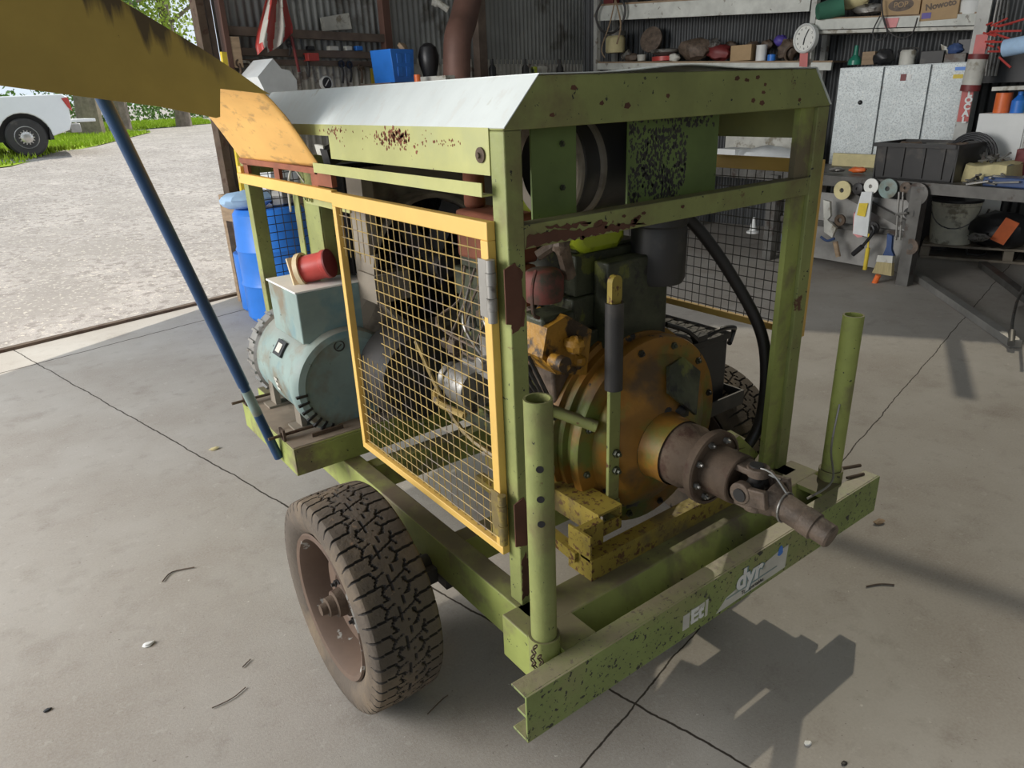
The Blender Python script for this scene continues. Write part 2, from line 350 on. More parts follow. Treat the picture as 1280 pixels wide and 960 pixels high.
def text_mesh(txt, size, m, name, parent, X, N_, o0, label=None, ext=.0006, bold=0., local=False):
    cu = bpy.data.curves.new('t', 'FONT'); cu.body = txt; cu.size = size; cu.extrude = ext; cu.offset = bold; cu.align_x = 'CENTER'; cu.align_y = 'CENTER'
    to = bpy.data.objects.new('t', cu); COL.objects.link(to); dg = bpy.context.evaluated_depsgraph_get()
    me = bpy.data.meshes.new_from_object(to.evaluated_get(dg)); bpy.data.objects.remove(to)
    X = Vector(X).normalized(); N_ = Vector(N_).normalized(); Y = N_.cross(X); T = Matrix(((X.x, Y.x, N_.x, o0[0]), (X.y, Y.y, N_.y, o0[1]), (X.z, Y.z, N_.z, o0[2]), (0, 0, 0, 1)))
    me.transform(T); me.materials.clear(); me.materials.append(M[m]); o = bpy.data.objects.new(name, me); COL.objects.link(o)
    if parent is not None:
        o.parent = parent
        if not local: o.matrix_parent_inverse = mworld(parent).inverted()
    if label: o['label'] = label
    return o
# ================================================================ the shed
mb = MB(); mb.add([W(-9, -9), W(8.2, -9), W(8.2, 5.62), W(-9, 5.62)], [(0, 1, 2, 3)])
mb.add([W(-9, -9, -.15), W(8.2, -9, -.15), W(8.2, 5.62, -.15), W(-9, 5.62, -.15)], [(3, 2, 1, 0)])
mb.add([W(-9, 5.62), W(8.2, 5.62), W(8.2, 5.62, -.15), W(-9, 5.62, -.15)], [(0, 1, 2, 3)])
struct('floor', mb, 'concrete')
def GZ(t): return 0 if t < 5.7 else (t-5.7)*.073 if t < 17.4 else .8541+(t-17.4)*.012
def ground(u, v):
    t = 5.62+(v**2)*130; s = -60+u*140; P = W(s, t, GZ(t)-.03 if t > 5.65 else -.03); return P
mb = MB(); mb.grid(ground, 60, 90); struct('floor_yard', mb, 'gravel')
def corr(mb, fn, length, z0, z1, pitch=.076, amp=.011, n=8):
    k = int(length/pitch*n); vs = []
    for i in range(k+1):
        d = i*pitch/n; a = amp*math.sin(2*PI*i/n)
        vs += [fn(d, a, z0), fn(d, a, z1)]
    return mb.add(vs, [(2*i, 2*i+2, 2*i+3, 2*i+1) for i in range(k)])
RZ = 6.2
mb = MB(); corr(mb, lambda d, a, z: W(2.62+d, 5.5+a, z), 5.45, 2.0, RZ); struct('wall_back', mb, 'corr', 60)
mb = MB(); corr(mb, lambda d, a, z: W(2.62+d, 5.47+a, z), 1.85, 0, 2.02); corr(mb, lambda d, a, z: W(4.47+d, 5.5+a, z), 3.6, 0, 2.05); struct('wall_back_lower', mb, 'corr_pale', 60)
GL = [(-9, 1.73), (-3.9, 1.73), (.335, 3.22), (1.71, 3.70), (3.8, 4.45)]        # lower edge of the unseen translucent wall sheets, shaped to place the sun pool (t, z)
def topz(t):
    if t > 3.8: return RZ
    for (t0, z0), (t1, z1) in zip(GL, GL[1:]):
        if t0 <= t <= t1: return z0+(z1-z0)*(t-t0)/(t1-t0)
    return 1.73
mb = MB(); k = int(14.4/.076*8); vs = []
for i in range(k+1):
    d = i*.0095; a = .011*math.sin(2*PI*i/8); vs += [W(8+a, 5.5-d, 0), W(8+a, 5.5-d, topz(5.5-d))]
mb.add(vs, [(2*i, 2*i+2, 2*i+3, 2*i+1) for i in range(k)]); struct('wall_right', mb, 'corr_shaded', 60)
mb = MB(); mb.add([W(8, t, z) for t, z in GL]+[W(8, 3.8, RZ), W(8, -9, RZ)], [tuple(range(7))]); struct('window_2', mb, 'skylight')
mb = MB(); corr(mb, lambda d, a, z: W(8.1-d, -8.95+a, z), 17, 0, RZ); struct('wall_front', mb, 'corr', 60)
hole = [W(6.0, -3.56, RZ), W(6.5, 2.76, RZ), W(8.0, 3.51, RZ), W(8.0, -3.56, RZ)]  # unseen roof opening, outlined to drop the sun pool onto the floor
mb = MB(); mb.add([W(-9, -9, RZ), W(-9, 5.55, RZ), W(8.1, 5.55, RZ), W(8.1, -9, RZ)]+hole, [(0, 1, 5, 4), (1, 2, 6, 5), (2, 3, 7, 6), (3, 0, 4, 7)])
struct('ceiling', mb, 'corr')
mb = MB(); mb.add(hole, [(0, 1, 2, 3)]); struct('window_1', mb, 'skylight')
# door frame members at the right side of the big opening
def post(mb, s0, z0, s1, z1, wd, dp, t): mb.bar(W(s0, t, z0), W(s1, t, z1), wd, dp, up=EN)
mb = MB(); post(mb, 2.44, 0, 2.46, RZ, .07, .10, 5.42); struct('door_1', mb, 'rust')
mb = MB(); post(mb, 2.53, 0, 2.55, RZ, .05, .05, 5.43); struct('door_2', mb, 'timber_dark')
mb = MB(); post(mb, 2.62, 0, 2.66, RZ, .045, .08, 5.40); struct('trim_1', mb, 'duct')
mb = MB(); mb.bar(W(-8, 5.52, .008), W(2.5, 5.52, .008), .06, .03); struct('trim_2', mb, 'rust')      # door track in the floor
for i, (s0, s1, z, h) in enumerate(((2.66, 4.42, 2.25, .07), (2.66, 4.42, 2.09, .06), (2.66, 4.42, 2.01, .045))):
    mb = MB(); mb.bar(W(s0, 5.42, z), W(s1, 5.42, z-.02), .06, h); struct('trim_%d' % (3+i), mb, 'timber_dark')
mb = MB(); post(mb, 4.42, 0, 4.44, RZ, .09, .08, 5.42); struct('trim_6', mb, 'duct')
mb = MB(); post(mb, 5.82, 0, 5.84, RZ, .13, .1, 5.42); struct('trim_7', mb, 'timber_dark')
mb = MB(); mb.bar(W(2.7, 5.40, 1.96), W(2.7, 5.40, 2.2), .09, .09); struct('trim_8', mb, 'wood')

# ================================================================ outdoors
def blades(mb, pts, h=.12, n=1):
    for (x, y, z) in pts:
        a = random.uniform(0, PI); d = Vector((math.cos(a), math.sin(a), 0))*.02; l = Vector((random.uniform(-.05, .05), random.uniform(-.05, .05), h*random.uniform(.6, 1.2))); p = Vector((x, y, z))
        mb.add([p-d, p+d, p+l], [(0, 1, 2)])
def lawn(poly, n, label):
    mb = MB(); z = lambda s, t: GZ(t)-.01
    mb.add([W(s, t, z(s, t)) for s, t in poly], [tuple(range(len(poly)))])
    S = [p[0] for p in poly]; T = [p[1] for p in poly]; c = 0
    while c < n:
        s, t = random.uniform(min(S), max(S)), random.uniform(min(T), max(T)); ins = False
        for i in range(len(poly)):
            (a, b_), (c_, d_) = poly[i], poly[i-1]
            if (b_ > t) != (d_ > t) and s < (c_-a)*(t-b_)/(d_-b_)+a: ins = not ins
        if ins: blades(mb, [tuple(W(s, t, z(s, t)))]); c += 1
    o = build('grass', mb, 'grass'); tag(o, label, 'grass', kind='stuff')
lawn([(-6, 14.6), (0, 15.2), (3.7, 15.9), (6.5, 19), (10.4, 24.6), (9.2, 27), (3, 27), (-6, 27)], 26000, 'bright green grass verge under the white pickup')
lawn([(10.5, 27), (15, 29), (18, 36), (9, 36)], 8000, 'far patch of grass beyond the gravel road beside the trees')
def leafcloud(mb, c, R, n, size, sq=(1, 1, 1)):
    for i in range(n):
        v = Vector(rng.normal(size=3)).normalized()*(random.random()**.45); p = Vector(c)+Vector((v.x*R*sq[0], v.y*R*sq[1], v.z*R*sq[2]))
        a = Vector(rng.normal(size=3)).normalized(); b = a.cross(Vector(rng.normal(size=3))).normalized(); s_ = size*random.uniform(.5, 1.3)
        mb.add([p-a*s_*.5, p+b*s_*.35, p+a*s_*.5, p-b*s_*.35], [(0, 1, 2, 3)])
def tree(s, t, hgt, tr, crown, leafm, label, n=900, size=.28):
    base = W(s, t, GZ(t)-.1); o = thing('tree', base, label, 'tree')
    mb = MB(); mb.tube([base, base+Vector((.1, 0, hgt*.35)), base+Vector((-.1, .1, hgt*.8))], [tr, tr*.35], 10, 4)
    for k in range(7):
        z = hgt*random.uniform(.3, .75); a = random.uniform(0, 2*PI); mb.tube([base+Vector((0, 0, z)), base+Vector((math.cos(a)*1.2, math.sin(a)*1.2, z+.8)), base+Vector((math.cos(a)*2.2, math.sin(a)*2.2, z+1.2))], [tr*.3, tr*.08], 6, 3)
    part('trunk', mb, 'bark', o)
    mb = MB()
    for (dx, dy, dz, R) in crown: leafcloud(mb, base+Vector((dx, dy, dz)), R, int(n*R*R/4), size)
    part('crown', mb, leafm, o)
tree(8.7, 25, 10, .40, [(0, 0, 4.6, 2.2), (-1.3, 0, 3.4, 1.3), (.3, 0, 7, 2)], 'leaf', 'sunlit tree with thick grey trunk, left of the pair behind the pickup bed', 2600, .15)
tree(10.2, 26.5, 10, .38, [(0, 0, 4.8, 2.0), (-.5, 0, 7.2, 1.8)], 'leaf2', 'dark green tree with grey trunk, right of the pair beyond the gravel road', 2600, .15)
tree(13.2, 28, 10, .3, [(-.5, 0, 5.2, 2.3), (-.8, 0, 3.3, 1.9), (-.5, 0, 7.3, 1.8)], 'leaf', 'yellow-green tree nearest the rusty door post', 2600, .15)
tree(4.8, 29, 9, .3, [(0, 0, 5, 2.8), (2, 0, 3.0, 1.5)], 'leaf2', 'leafy tree seen above and behind the pickup', 900, .2)
tree(-1.5, 30, 9, .3, [(0, 0, 5, 3.2), (2, 0, 2.5, 2.0)], 'leaf', 'leafy tree at the far left of the yard', 600, .25)
mb = MB()
for k in range(26): leafcloud(mb, W(-4+k*1.1, 38+random.uniform(-1, 1), GZ(38)+.6), 1.2, 330, .2)
tag(build('hedge', mb, 'leaf2'), 'long green hedge closing the far side of the yard', 'hedge')
# pickup: rear wheel centre near (.30, 13.4), facing -x
def pickup():
    z0 = GZ(W(0, 0).y+13.4)
    rw = at(34, 172, 'y', 17.4); r = .375; gz = rw.z-r; X0 = rw.x; Y0 = 17.4
    root = thing('pickup_truck', (X0-1.6, Y0+.9, gz), 'white pickup parked on the grass outside the doorway', 'pickup truck')
    P = lambda x, z: (x, z)
    # side profile, x to the rear (+x)
    def arch(cx, R): return [(cx+R*math.cos(a), .375+R*math.sin(a)) for a in [PI-PI*k/12 for k in range(13)]]
    prof = [(-4.15, .55), (-4.2, .85), (-4.05, 1.02), (-3.0, 1.12), (-2.1, 1.68), (-1.15, 1.70), (-.86, 1.16), (.80, 1.18), (.90, 1.12), (.86, .62), (.80, .48)]
    prof += [(x, z) for x, z in reversed(arch(0, .47))]+[(-.6, .38), (-2.6, .38)]+[(x, z) for x, z in reversed(arch(-3.15, .47))]+[(-3.8, .42)]
    mb = MB(); mb.prism(prof, (X0, Y0, gz), (1, 0, 0), (0, 0, 1), (0, 1.8, 0)); part('body', mb, 'carwhite', root, bevel=.02)
    mb = MB(); mb.box((X0-.5, Y0+.22, gz+.30), (X0+.5, Y0+1.58, gz+.9)); part('wheel_well', mb, 'black', root); mb = MB(); mb.box((X0-3.65, Y0+.22, gz+.30), (X0-2.65, Y0+1.58, gz+.9)); part('wheel_well', mb, 'black', root)
    for cx, nm in ((0, 'rear'), (-3.15, 'front')):
        for yy in (Y0+.03, Y0+1.57):
            o = Vector((X0+cx, yy, gz+r)); mb = MB(); mb.lathe([(.22, .0), (.34, 0), (r, .03), (r, .17), (.34, .2), (.22, .2)], o, (0, 1, 0), 40, caps=True)
            wh = part('wheel', mb, 'blackm', root)
            mb = MB(); mb.lathe([(.22, 0), (.21, -.01), (.19, .02), (.15, .03), (.10, -.005), (.05, -.01), (0, -.015)], o+Vector((0, -.004, 0)), (0, 1, 0), 32, caps=False)
            for k in range(14): a = 2*PI*k/14; mb.obox(o+Vector((math.cos(a)*.125, -.01, math.sin(a)*.125)), (.035, .012, .018), (math.cos(a), 0, math.sin(a)), (0, 1, 0))
            part('wheel_rim', mb, 'chrome', wh)
    mb = MB(); mb.prism([(.86, .92), (.78, 1.1), (.905, 1.11), (.93, .85)], (X0, Y0-.012, gz), (1, 0, 0), (0, 0, 1), (0, .12, 0)); part('tail_lamp', mb, 'red', root)
    mb = MB(); mb.box((X0+.82, Y0+.05, gz+.42), (X0+1.02, Y0+1.75, gz+.60)); part('rear_bumper', mb, 'steel_l', root, bevel=.02)
    mb = MB(); mb.box((X0+.88, Y0+.2, gz+.62), (X0+1.35, Y0+1.6, gz+.68)); part('lowered_tailgate', mb, 'carwhite', root, bevel=.01)
    mb = MB(); mb.prism([(-2.75, 1.17), (-2.1, 1.62), (-1.95, 1.62), (-1.95, 1.15)], (X0, Y0-.008, gz), (1, 0, 0), (0, 0, 1), (0, .02, 0)); mb.prism([(-1.88, 1.15), (-1.88, 1.62), (-1.22, 1.63), (-1.02, 1.17)], (X0, Y0-.008, gz), (1, 0, 0), (0, 0, 1), (0, .02, 0)); part('side_window', mb, 'carglass', root)
    mb = MB(); mb.prism([(-.60, .42), (-.57, .42), (-.57, 1.14), (-.60, 1.14)], (X0, Y0-.004, gz), (1, 0, 0), (0, 0, 1), (0, .01, 0)); part('door_seam', mb, 'blackm', root)
    mb = MB(); mb.prism([(.40, .30), (.47, .34), (.49, .62), (.44, .62)], (X0, Y0+.02, gz), (1, 0, 0), (0, 0, 1), (0, .2, 0)); part('mud_flap', mb, 'blackm', root)
pickup()
# ================================================================ the generator trailer
T = thing('generator_trailer', (.75, .9, 0), 'lime green two-wheeled diesel generator trailer with mesh doors in the middle of the floor', 'generator trailer')
# --- chassis
def channel_x(mb, x0, x1, y0, y1, z0, z1, t=.006, open_back=True):
    mb.box((x0, y0, z0), (x1, y0+t, z1)); mb.box((x0, y0+t, z1-t), (x1, y1, z1)); mb.box((x0, y0+t, z0), (x1, y1, z0+t))
mb = MB(); channel_x(mb, 0, 1.5, 0, .056, .306, .44); mb.box((0.006, .006, .366), (1.494, .045, .373))
bumper = part('front_channel', mb, 'bumper_green', T, bevel=.0015)
rails = []
for x0, x1 in ((.165, .232), (1.268, 1.335)):
    mb = MB(); mb.box((x0, .20, .31), (x1, 2.25, .44)); rails.append(part('chassis_rail', mb, 'green_dirty', T, bevel=.004))
mb = MB(); mb.prism([(.10, .31), (.10, .37), (.15, .44), (.255, .44), (.255, .31)], (.12, 0, 0), (0, 1, 0), (0, 0, 1), (1.26, 0, 0)); part('cross_member', mb, 'green_dirty', T, bevel=.004)
for y, zz in ((.60, .33), (1.2, .33), (2.1, .31)): mb = MB(); mb.box((.232, y, zz), (1.268, y+.06, zz+.10)); part('cross_member', mb, 'green_dirty', T)
mb = MB(); mb.cyl((-.02, .714, .3225), (1.42, .714, .3225), .028); mb.box((.17, .62, .27), (.23, .81, .31)); mb.box((1.27, .62, .27), (1.33, .81, .31)); part('axle', mb, 'blackm', T)
# black leaf packs / cross bars seen in the gaps
mb = MB(); mb.box((.05, .66, .28), (.165, .76, .33)); part('spring_hanger', mb, 'blackm', T)
# bumper sticker remnants and lettering
mb = MB(); st_poly = [(.50, .326), (.54, .352), (.56, .345), (.60, .388), (.63, .372), (.645, .33), (.70, .325), (.98, .333), (1.0, .428), (.955, .425), (.93, .405), (.86, .405), (.845, .385), (.80, .385), (.78, .37), (.67, .35), (.66, .318), (.6, .315)]
mb = MB(); mb.prism([(.66, .318), (.98, .322), (.985, .40), (.93, .398), (.86, .385), (.80, .375), (.76, .362), (.70, .352)], (0, -.0012, 0), (1, 0, 0), (0, 0, 1), (0, .0012, 0)); stk = part('sticker', mb, 'offwhite', bumper, 'peeled white company sticker')
mb = MB(); mb.box((.52, -.0012, .336), (.545, 0, .385)); mb.box((.55, -.0012, .345), (.60, 0, .352)); mb.box((.55, -.0012, .372), (.605, 0, .388)); mb.box((.61, -.0012, .335), (.62, 0, .39)); part('sticker', mb, 'offwhite', bumper, 'torn scraps of white sticker')
text_mesh('Et', .062, 'white', 'sticker_lettering', bumper, (1, 0, 0), (0, -1, 0), (.575, -.0016, .362), 'worn white letters', bold=.002)
text_mesh('dyr', .088, 'white', 'sticker_lettering', bumper, (1, 0, 0), (0, -1, 0), (.80, -.0019, .380), 'white lettering on the sticker', bold=.003); text_mesh('dyr', .088, 'teal', 'lettering_outline', bumper, (1, 0, 0), (0, -1, 0), (.804, -.0014, .377), 'grey-green outline of the lettering', bold=.006); mb = MB(); mb.box((.70, -.0018, .345), (.935, 0, .3495)); part('underline', mb, 'teal', bumper)
text_mesh('Transportables', .017, 'blackm', 'sticker_lettering', bumper, (1, 0, 0), (0, -1, 0), (.82, -.0018, .333), 'small dark line of lettering')
mb = MB(); mb.prism([(.945+.015*math.cos(a)*(1 if math.sin(a) < 0 else .75), .392+(.022 if math.sin(a) > 0 else .012)*math.sin(a)) for a in np.linspace(0, 2*PI, 17)[:-1]], (0, -.0018, 0), (1, 0, 0), (0, 0, 1), (0, .001, 0)); part('sticker_emblem', mb, 'bluep', bumper, 'blue drop emblem')
# --- corner posts
for (x, top, base, lab) in ((.135, 1.085, .30, 'lime round post with three bolt holes'), (1.368, 1.005, .36, 'dark stained round post')):
    mb = MB(); mb.pipe((x, .102, .40), (x, .102, top), .031, .026, 28)
    mat_ = 'green' if x < 1 else 'green_dirty'
    p = part('corner_post', mb, mat_, T, lab)
    mb = MB(); mb.pipe((x, .102, .31), (x, .102, .475), .038, .032, 28); mb.box((x-.03, .07, .30), (x+.03, .13, .32)); part('post_socket', mb, 'green' if x < 1 else 'green_dirty', p)
    mb = MB()
    if x < 1:
        for z in (.935, .862, .80): a = math.radians(232); d = Vector((math.cos(a), math.sin(a), 0)); c = Vector((x, .102, z)); mb.cyl(c+d*.0295, c+d*.0316, .0085, 14)
        part('bolt_hole', mb, 'black', p)
        mb = MB()
        for k in range(11):
            z = .475-.012*k if k < 6 else .405+.012*(k-6); xx = x-.045-.008*math.sin(k*.6); yy = .10-(.02 if k < 6 else .032)
            mb.lathe([(.006+.0018*math.cos(a), .0018*math.sin(a)) for a in np.linspace(0, 2*PI, 7)], (xx, yy, z), (1, .3*(k % 2), .2) if k % 2 else (0, 1, .2), 10, caps=False)
        part('chain', mb, 'rust', p)
    else:
        mb.tube([(x+.03, .10, .46), (x+.13, .07, .452)], .006, 8); mb.tube([(x+.03, .06, .445), (x+.10, .04, .443)], .005, 8); part('locking_pin', mb, 'rust', p)
        mb = MB(); mb.tube([(x-.03, .09, .72), (x-.10, .06, .60), (x-.24, -.03, .575), (x-.42, -.06, .60)], .0032, 6, 6); part('tie_wire', mb, 'alloy', p)
for x in (.16, 1.25): mb = MB(); mb.box((x, .056, .425), (x+.10, .15, .44)); part('gusset_plate', mb, 'green_dirty', T)
# --- front portal
mb = MB(); yo = .246
outer_ = [(.18, 1.56), (.18, 1.606), (.27, 1.70), (1.25, 1.70), (1.34, 1.606), (1.34, 1.56)]
mb.prism([(.18, .44), (.225, .44), (.225, 1.60), (.18, 1.60)], (0, yo, 0), (1, 0, 0), (0, 0, 1), (0, .05, 0))
mb.prism([(1.285, .44), (1.34, .44), (1.34, 1.60), (1.285, 1.60)], (0, yo, 0), (1, 0, 0), (0, 0, 1), (0, .055, 0))
mb.prism([(.18, 1.60), (.18, 1.606), (.27, 1.70), (1.25, 1.70), (1.34, 1.606), (1.34, 1.60)], (0, yo, 0), (1, 0, 0), (0, 0, 1), (0, .05, 0))
mb.box((.225, yo+.001, 1.358), (1.285, yo+.045, 1.41))
frame = part('front_frame', mb, 'green', T, bevel=.003)
mb = MB(); mb.box((1.215, yo+.012, .44), (1.284, yo+.03, 1.60)); part('post_flange', mb, 'green_dirty', frame)
import itertools
def scab(pts, dy=.0006, n=3, jag=.006):
    out = []
    for (a, b), (c, d) in zip(pts, pts[1:]+pts[:1]):
        k = max(1, int(math.hypot(c-a, d-b)/.008))
        for i in range(k): out.append((a+(c-a)*i/k+random.uniform(-jag, jag)*.5, b+(d-b)*i/k+random.uniform(-jag, jag)*.7))
    mb = MB(); mb.prism(out, (0, yo-dy, 0), (1, 0, 0), (0, 0, 1), (0, dy+.0004, 0)); part('rust_patch', mb, 'rustdark', frame)
scab([(.182, 1.18), (.215, 1.19), (.222, 1.24), (.207, 1.27), (.215, 1.31), (.195, 1.33), (.183, 1.31)])
scab([(.182, .46), (.205, .47), (.208, .55), (.195, .60), (.183, .58)])
scab([(.228, 1.362), (.30, 1.362), (.40, 1.360), (.52, 1.362), (.60, 1.366), (.52, 1.376), (.45, 1.380), (.40, 1.376), (.33, 1.390), (.28, 1.384), (.235, 1.392)])
scab([(.28, 1.395), (.33, 1.388), (.42, 1.390), (.37, 1.398)], jag=.008)
for _ in range(26):
    x, z = random.choice([(random.gauss(.5, .12), random.gauss(1.384, .010)), (random.uniform(.3, 1.2), random.uniform(1.615, 1.69))]); 
    if z > 1.405 and z < 1.61: continue
    r = random.uniform(.003, .008); scab([(x+r*math.cos(a_)*1.6, z+r*math.sin(a_)) for a_ in (0, 1.2, 2.4, 3.6, 5)], jag=.002)
# rear portal
mb = MB(); mb.box((.18, 1.92, .44), (.235, 1.97, 1.47)); mb.box((1.285, 1.92, .44), (1.34, 1.97, 1.47)); mb.box((.235, 1.92, 1.42), (1.285, 1.97, 1.47)); part('rear_frame', mb, 'green', T, bevel=.003)
# --- hood
def bump(x, y): return .012*math.exp(-((x-.72)/.16)**2)*(1 if y < .3 else max(0, 1-(y-.3)*2))
mb = MB()
def hoodtop(u, v): x = .27+.98*u; y = .242+1.52*v; return (x, y, 1.702+bump(x, y))
mb.grid(hoodtop, 30, 20)
mb.add([(.268, .242, 1.702), (.268, 1.76, 1.702), (.178, 1.76, 1.606), (.178, .242, 1.606)], [(0, 1, 2, 3)])
mb.add([(1.252, .242, 1.702), (1.252, 1.76, 1.702), (1.342, 1.76, 1.606), (1.342, .242, 1.606)], [(0, 1, 2, 3)])
hood = part('hood_sheet', mb, 'roof', T, smooth=1)
so = hood.modifiers.new('sheet', 'SOLIDIFY'); so.thickness = .002; so.offset = 1; hood.data.shade_flat()
for xa in (.178, 1.336):
    mb = MB(); mb.box((xa, .296, 1.512), (xa+.006, 1.095, 1.606)); mb.box((xa, 1.095, 1.575), (xa+.006, 1.42, 1.606)); sp_ = part('hood_side_panel', mb, 'green_side', T)
    if xa < 1:
        mb = MB(); mb.lathe([(.016, 0), (.016, .004), (.010, .005), (.006, .007), (.006, .011), (.003, .011)], (.178, .325, 1.552), (-1, 0, 0), 20); part('panel_screw', mb, 'rust', sp_)
        mb = MB(); mb.box((.150, .29, 1.472), (.178, 1.17, 1.476)); mb.box((.150, .29, 1.476), (.153, 1.17, 1.500)); part('drip_rail', mb, 'green_side', T)
mb = MB()
def flecks(yc, zc, sy, sz, n, rmax):
    for _ in range(n):
        y, z = random.gauss(yc, sy), random.gauss(zc, sz)
        if not (.31 < y < 1.40 and (1.52 if y < 1.09 else 1.58) < z < 1.602): continue
        r = random.uniform(.0012, rmax); k = random.randint(5, 7)
        mb.prism([(y+r*random.uniform(.5, 1.3)*math.cos(2*PI*i/k), z+r*random.uniform(.6, 1.5)*math.sin(2*PI*i/k)) for i in range(k)], (.1778, 0, 0), (0, 1, 0), (0, 0, 1), (-.0004, 0, 0))
flecks(.70, 1.580, .045, .012, 130, .006); flecks(.70, 1.578, .11, .012, 50, .003); flecks(1.05, 1.588, .05, .009, 50, .004); flecks(.6, 1.575, .2, .015, 30, .003); flecks(.46, 1.572, .02, .006, 14, .003)
tag(part('rust_fleck', mb, 'rustpaint', hood), kind='stuff')
# inside of right hood edge plate (dark brown inner sheet behind the frame)
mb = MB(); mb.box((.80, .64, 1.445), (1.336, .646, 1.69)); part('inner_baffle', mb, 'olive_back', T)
# --- front brackets and air drum
mb = MB(); mb.box((.305, .318, 1.40), (.436, .324, 1.602)); bk = part('bracket_plate', mb, 'green_plate', T, bevel=.001)
for z in (1.56, 1.465): mb = MB(); mb.bolt((.392, .318, z), (0, -1, 0), .007, .005); part('bolt', mb, 'engine', bk)
mb = MB(); mb.box((.603, .318, 1.40), (.94, .324, 1.602)); bk2 = part('bracket_plate', mb, 'green_plate', T, 'green bracket plate spotted with black chips')
mb = MB()
for k in range(1500):
    u = random.random(); v = random.random(); x = .606+.215*u+.11*u*(v > .86); z = 1.402+.197*v
    dens = .45+.35*math.sin(9*u+2)*math.cos(7*v)+.4*math.exp(-((u-.55)/.22)**2)
    if random.random() > dens or u > .97: continue
    r = random.uniform(.0015, .0052); n = random.randint(5, 7); ph = random.random()*6
    mb.prism([(x+r*random.uniform(.5, 1.2)*math.cos(ph+2*PI*i/n), min(1.601, z+1.5*r*random.uniform(.5, 1.2)*math.sin(ph+2*PI*i/n))) for i in range(n)], (0, .3178-.00005*(k % 4), 0), (1, 0, 0), (0, 0, 1), (0, .0004, 0))
tag(part('chipped_paint', mb, 'blackm', bk2), kind='stuff')
mb = MB(); mb.lathe([(.0, .09), (.10, .08), (.115, 0), (.130, .004), (.132, .02), (.126, .03), (.126, .075), (.131, .08), (.131, .10), (.124, .105), (.124, .46), (.131, .465), (.131, .485), (.12, .49), (.08, .51), (0, .51)], (.495, .50, 1.49), (1, 0, 0), 48, caps=False)
dr = part('air_cleaner', mb, 'blackm', T)
mb = MB(); mb.lathe([(.100, -.002), (.128, -.004), (.134, .002), (.134, .012), (.126, .014)], (.495, .50, 1.49), (1, 0, 0), 48, caps=False); mb.lathe([(.125, .07), (.134, .074), (.134, .086), (.125, .09)], (.495, .50, 1.49), (1, 0, 0), 48, caps=False); part('drum_rim', mb, 'shroud', dr)
mb = MB(); mb.lathe([(.02, .0), (.076, .004), (.083, .02), (.083, .16), (.079, .172), (.083, .178), (.083, .30), (.06, .31), (.0, .31)], (.915, .49, 1.12), (0, 0, 1), 36, caps=False); can = part('filter_canister', mb, 'blackm', T)
mb = MB(); mb.tube([(.97, .50, 1.345), (1.05, .46, 1.27), (1.15, .40, 1.12), (1.235, .33, .93), (1.262, .31, .76), (1.25, .31, .60), (1.20, .33, .50)], .019, 12, 8); part('hose', mb, 'hose', T)
# --- bell housing and drive
mb = MB(); C0 = Vector((.80, 0, .69))
prof = [(.318, .52), (.318, .485), (.302, .48), (.302, .455), (.285, .45), (.285, .425), (.302, .42), (.302, .40), (.298, .392), (.245, .388)]
mb.lathe([(r, -y) for r, y in prof], C0, (0, -1, 0), 56, caps=False)
# pyramid from the disc to the output neck
def neck(u, v):
    a = 2*PI*u; k = v; r0 = .246; r1 = .105; cx = .80-.045*k; cz = .69+.0*k
    m4 = 1/max(abs(math.cos(a-.25)), abs(math.sin(a-.25)), .001); sq = 1+(m4-1)*.75
    r = r0*(1-k)+r1*k*(1+(sq-1)*(1-k)); r = (r0+(r1*1.25-r0)*k)*(1+(sq-1)*math.sin(PI*min(1, k*1.0))*.55) if k < 1 else r1
    return (cx+r*math.cos(a), .388-.085*k, cz+r*math.sin(a))
mb.grid(neck, 56, 6)
mb.lathe([(.105, .0), (.100, .015), (.098, .07)], (.757, .303, .69), (0, -1, 0), 40, caps=False)
bell = part('bell_housing', mb, 'housing', T, smooth=40)
for k in range(12): mb = MB(); a = 2*PI*k/12+.2; mb.bolt((.80+.272*math.cos(a), .392, .69+.272*math.sin(a)), (0, -1, 0), .011, .009); part('housing_bolt', mb, 'engine', bell)
mb = MB(); mb.prism([(-.10, .02), (.0, -.085), (.115, .015), (.045, .085), (-.05, .085)], (.865, .325, .835), (.96, .28, 0), (0, .50, .86), (0, -.012, .004)); part('cover_plate', mb, 'engine', bell)
mb = MB(); mb.ball((.70, .358, .50), .03, 10, (1.5, .4, .8), .2); part('grease_lump', mb, 'black', bell); mb = MB(); mb.ball((.775, .306, .785), .020, 10, (1, .35, 1), .2); mb.ball((.845, .304, .775), .026, 10, (1.5, .35, .8), .3); part('grease_lump', mb, 'black', bell)
mb = MB(); mb.lathe([(.09, -.08), (.094, -.075), (.094, -.03), (.085, -.015), (.084, .02), (.102, .024), (.107, .03), (.107, .05), (.102, .054), (.096, .054), (.096, .048), (.069, .048), (.069, .135), (.066, .138), (.057, .138), (.057, .10), (0, .10)], (.76, .165, .69), (0, -1, 0), 44, caps=False)
fl = part('drive_flange', mb, 'rust', T)
for k in range(8): mb = MB(); a = 2*PI*k/8+.3; mb.bolt((.76+.083*math.cos(a), .117, .69+.083*math.sin(a)), (0, -1, 0), .009, .01); part('flange_bolt', mb, 'alloy', fl)
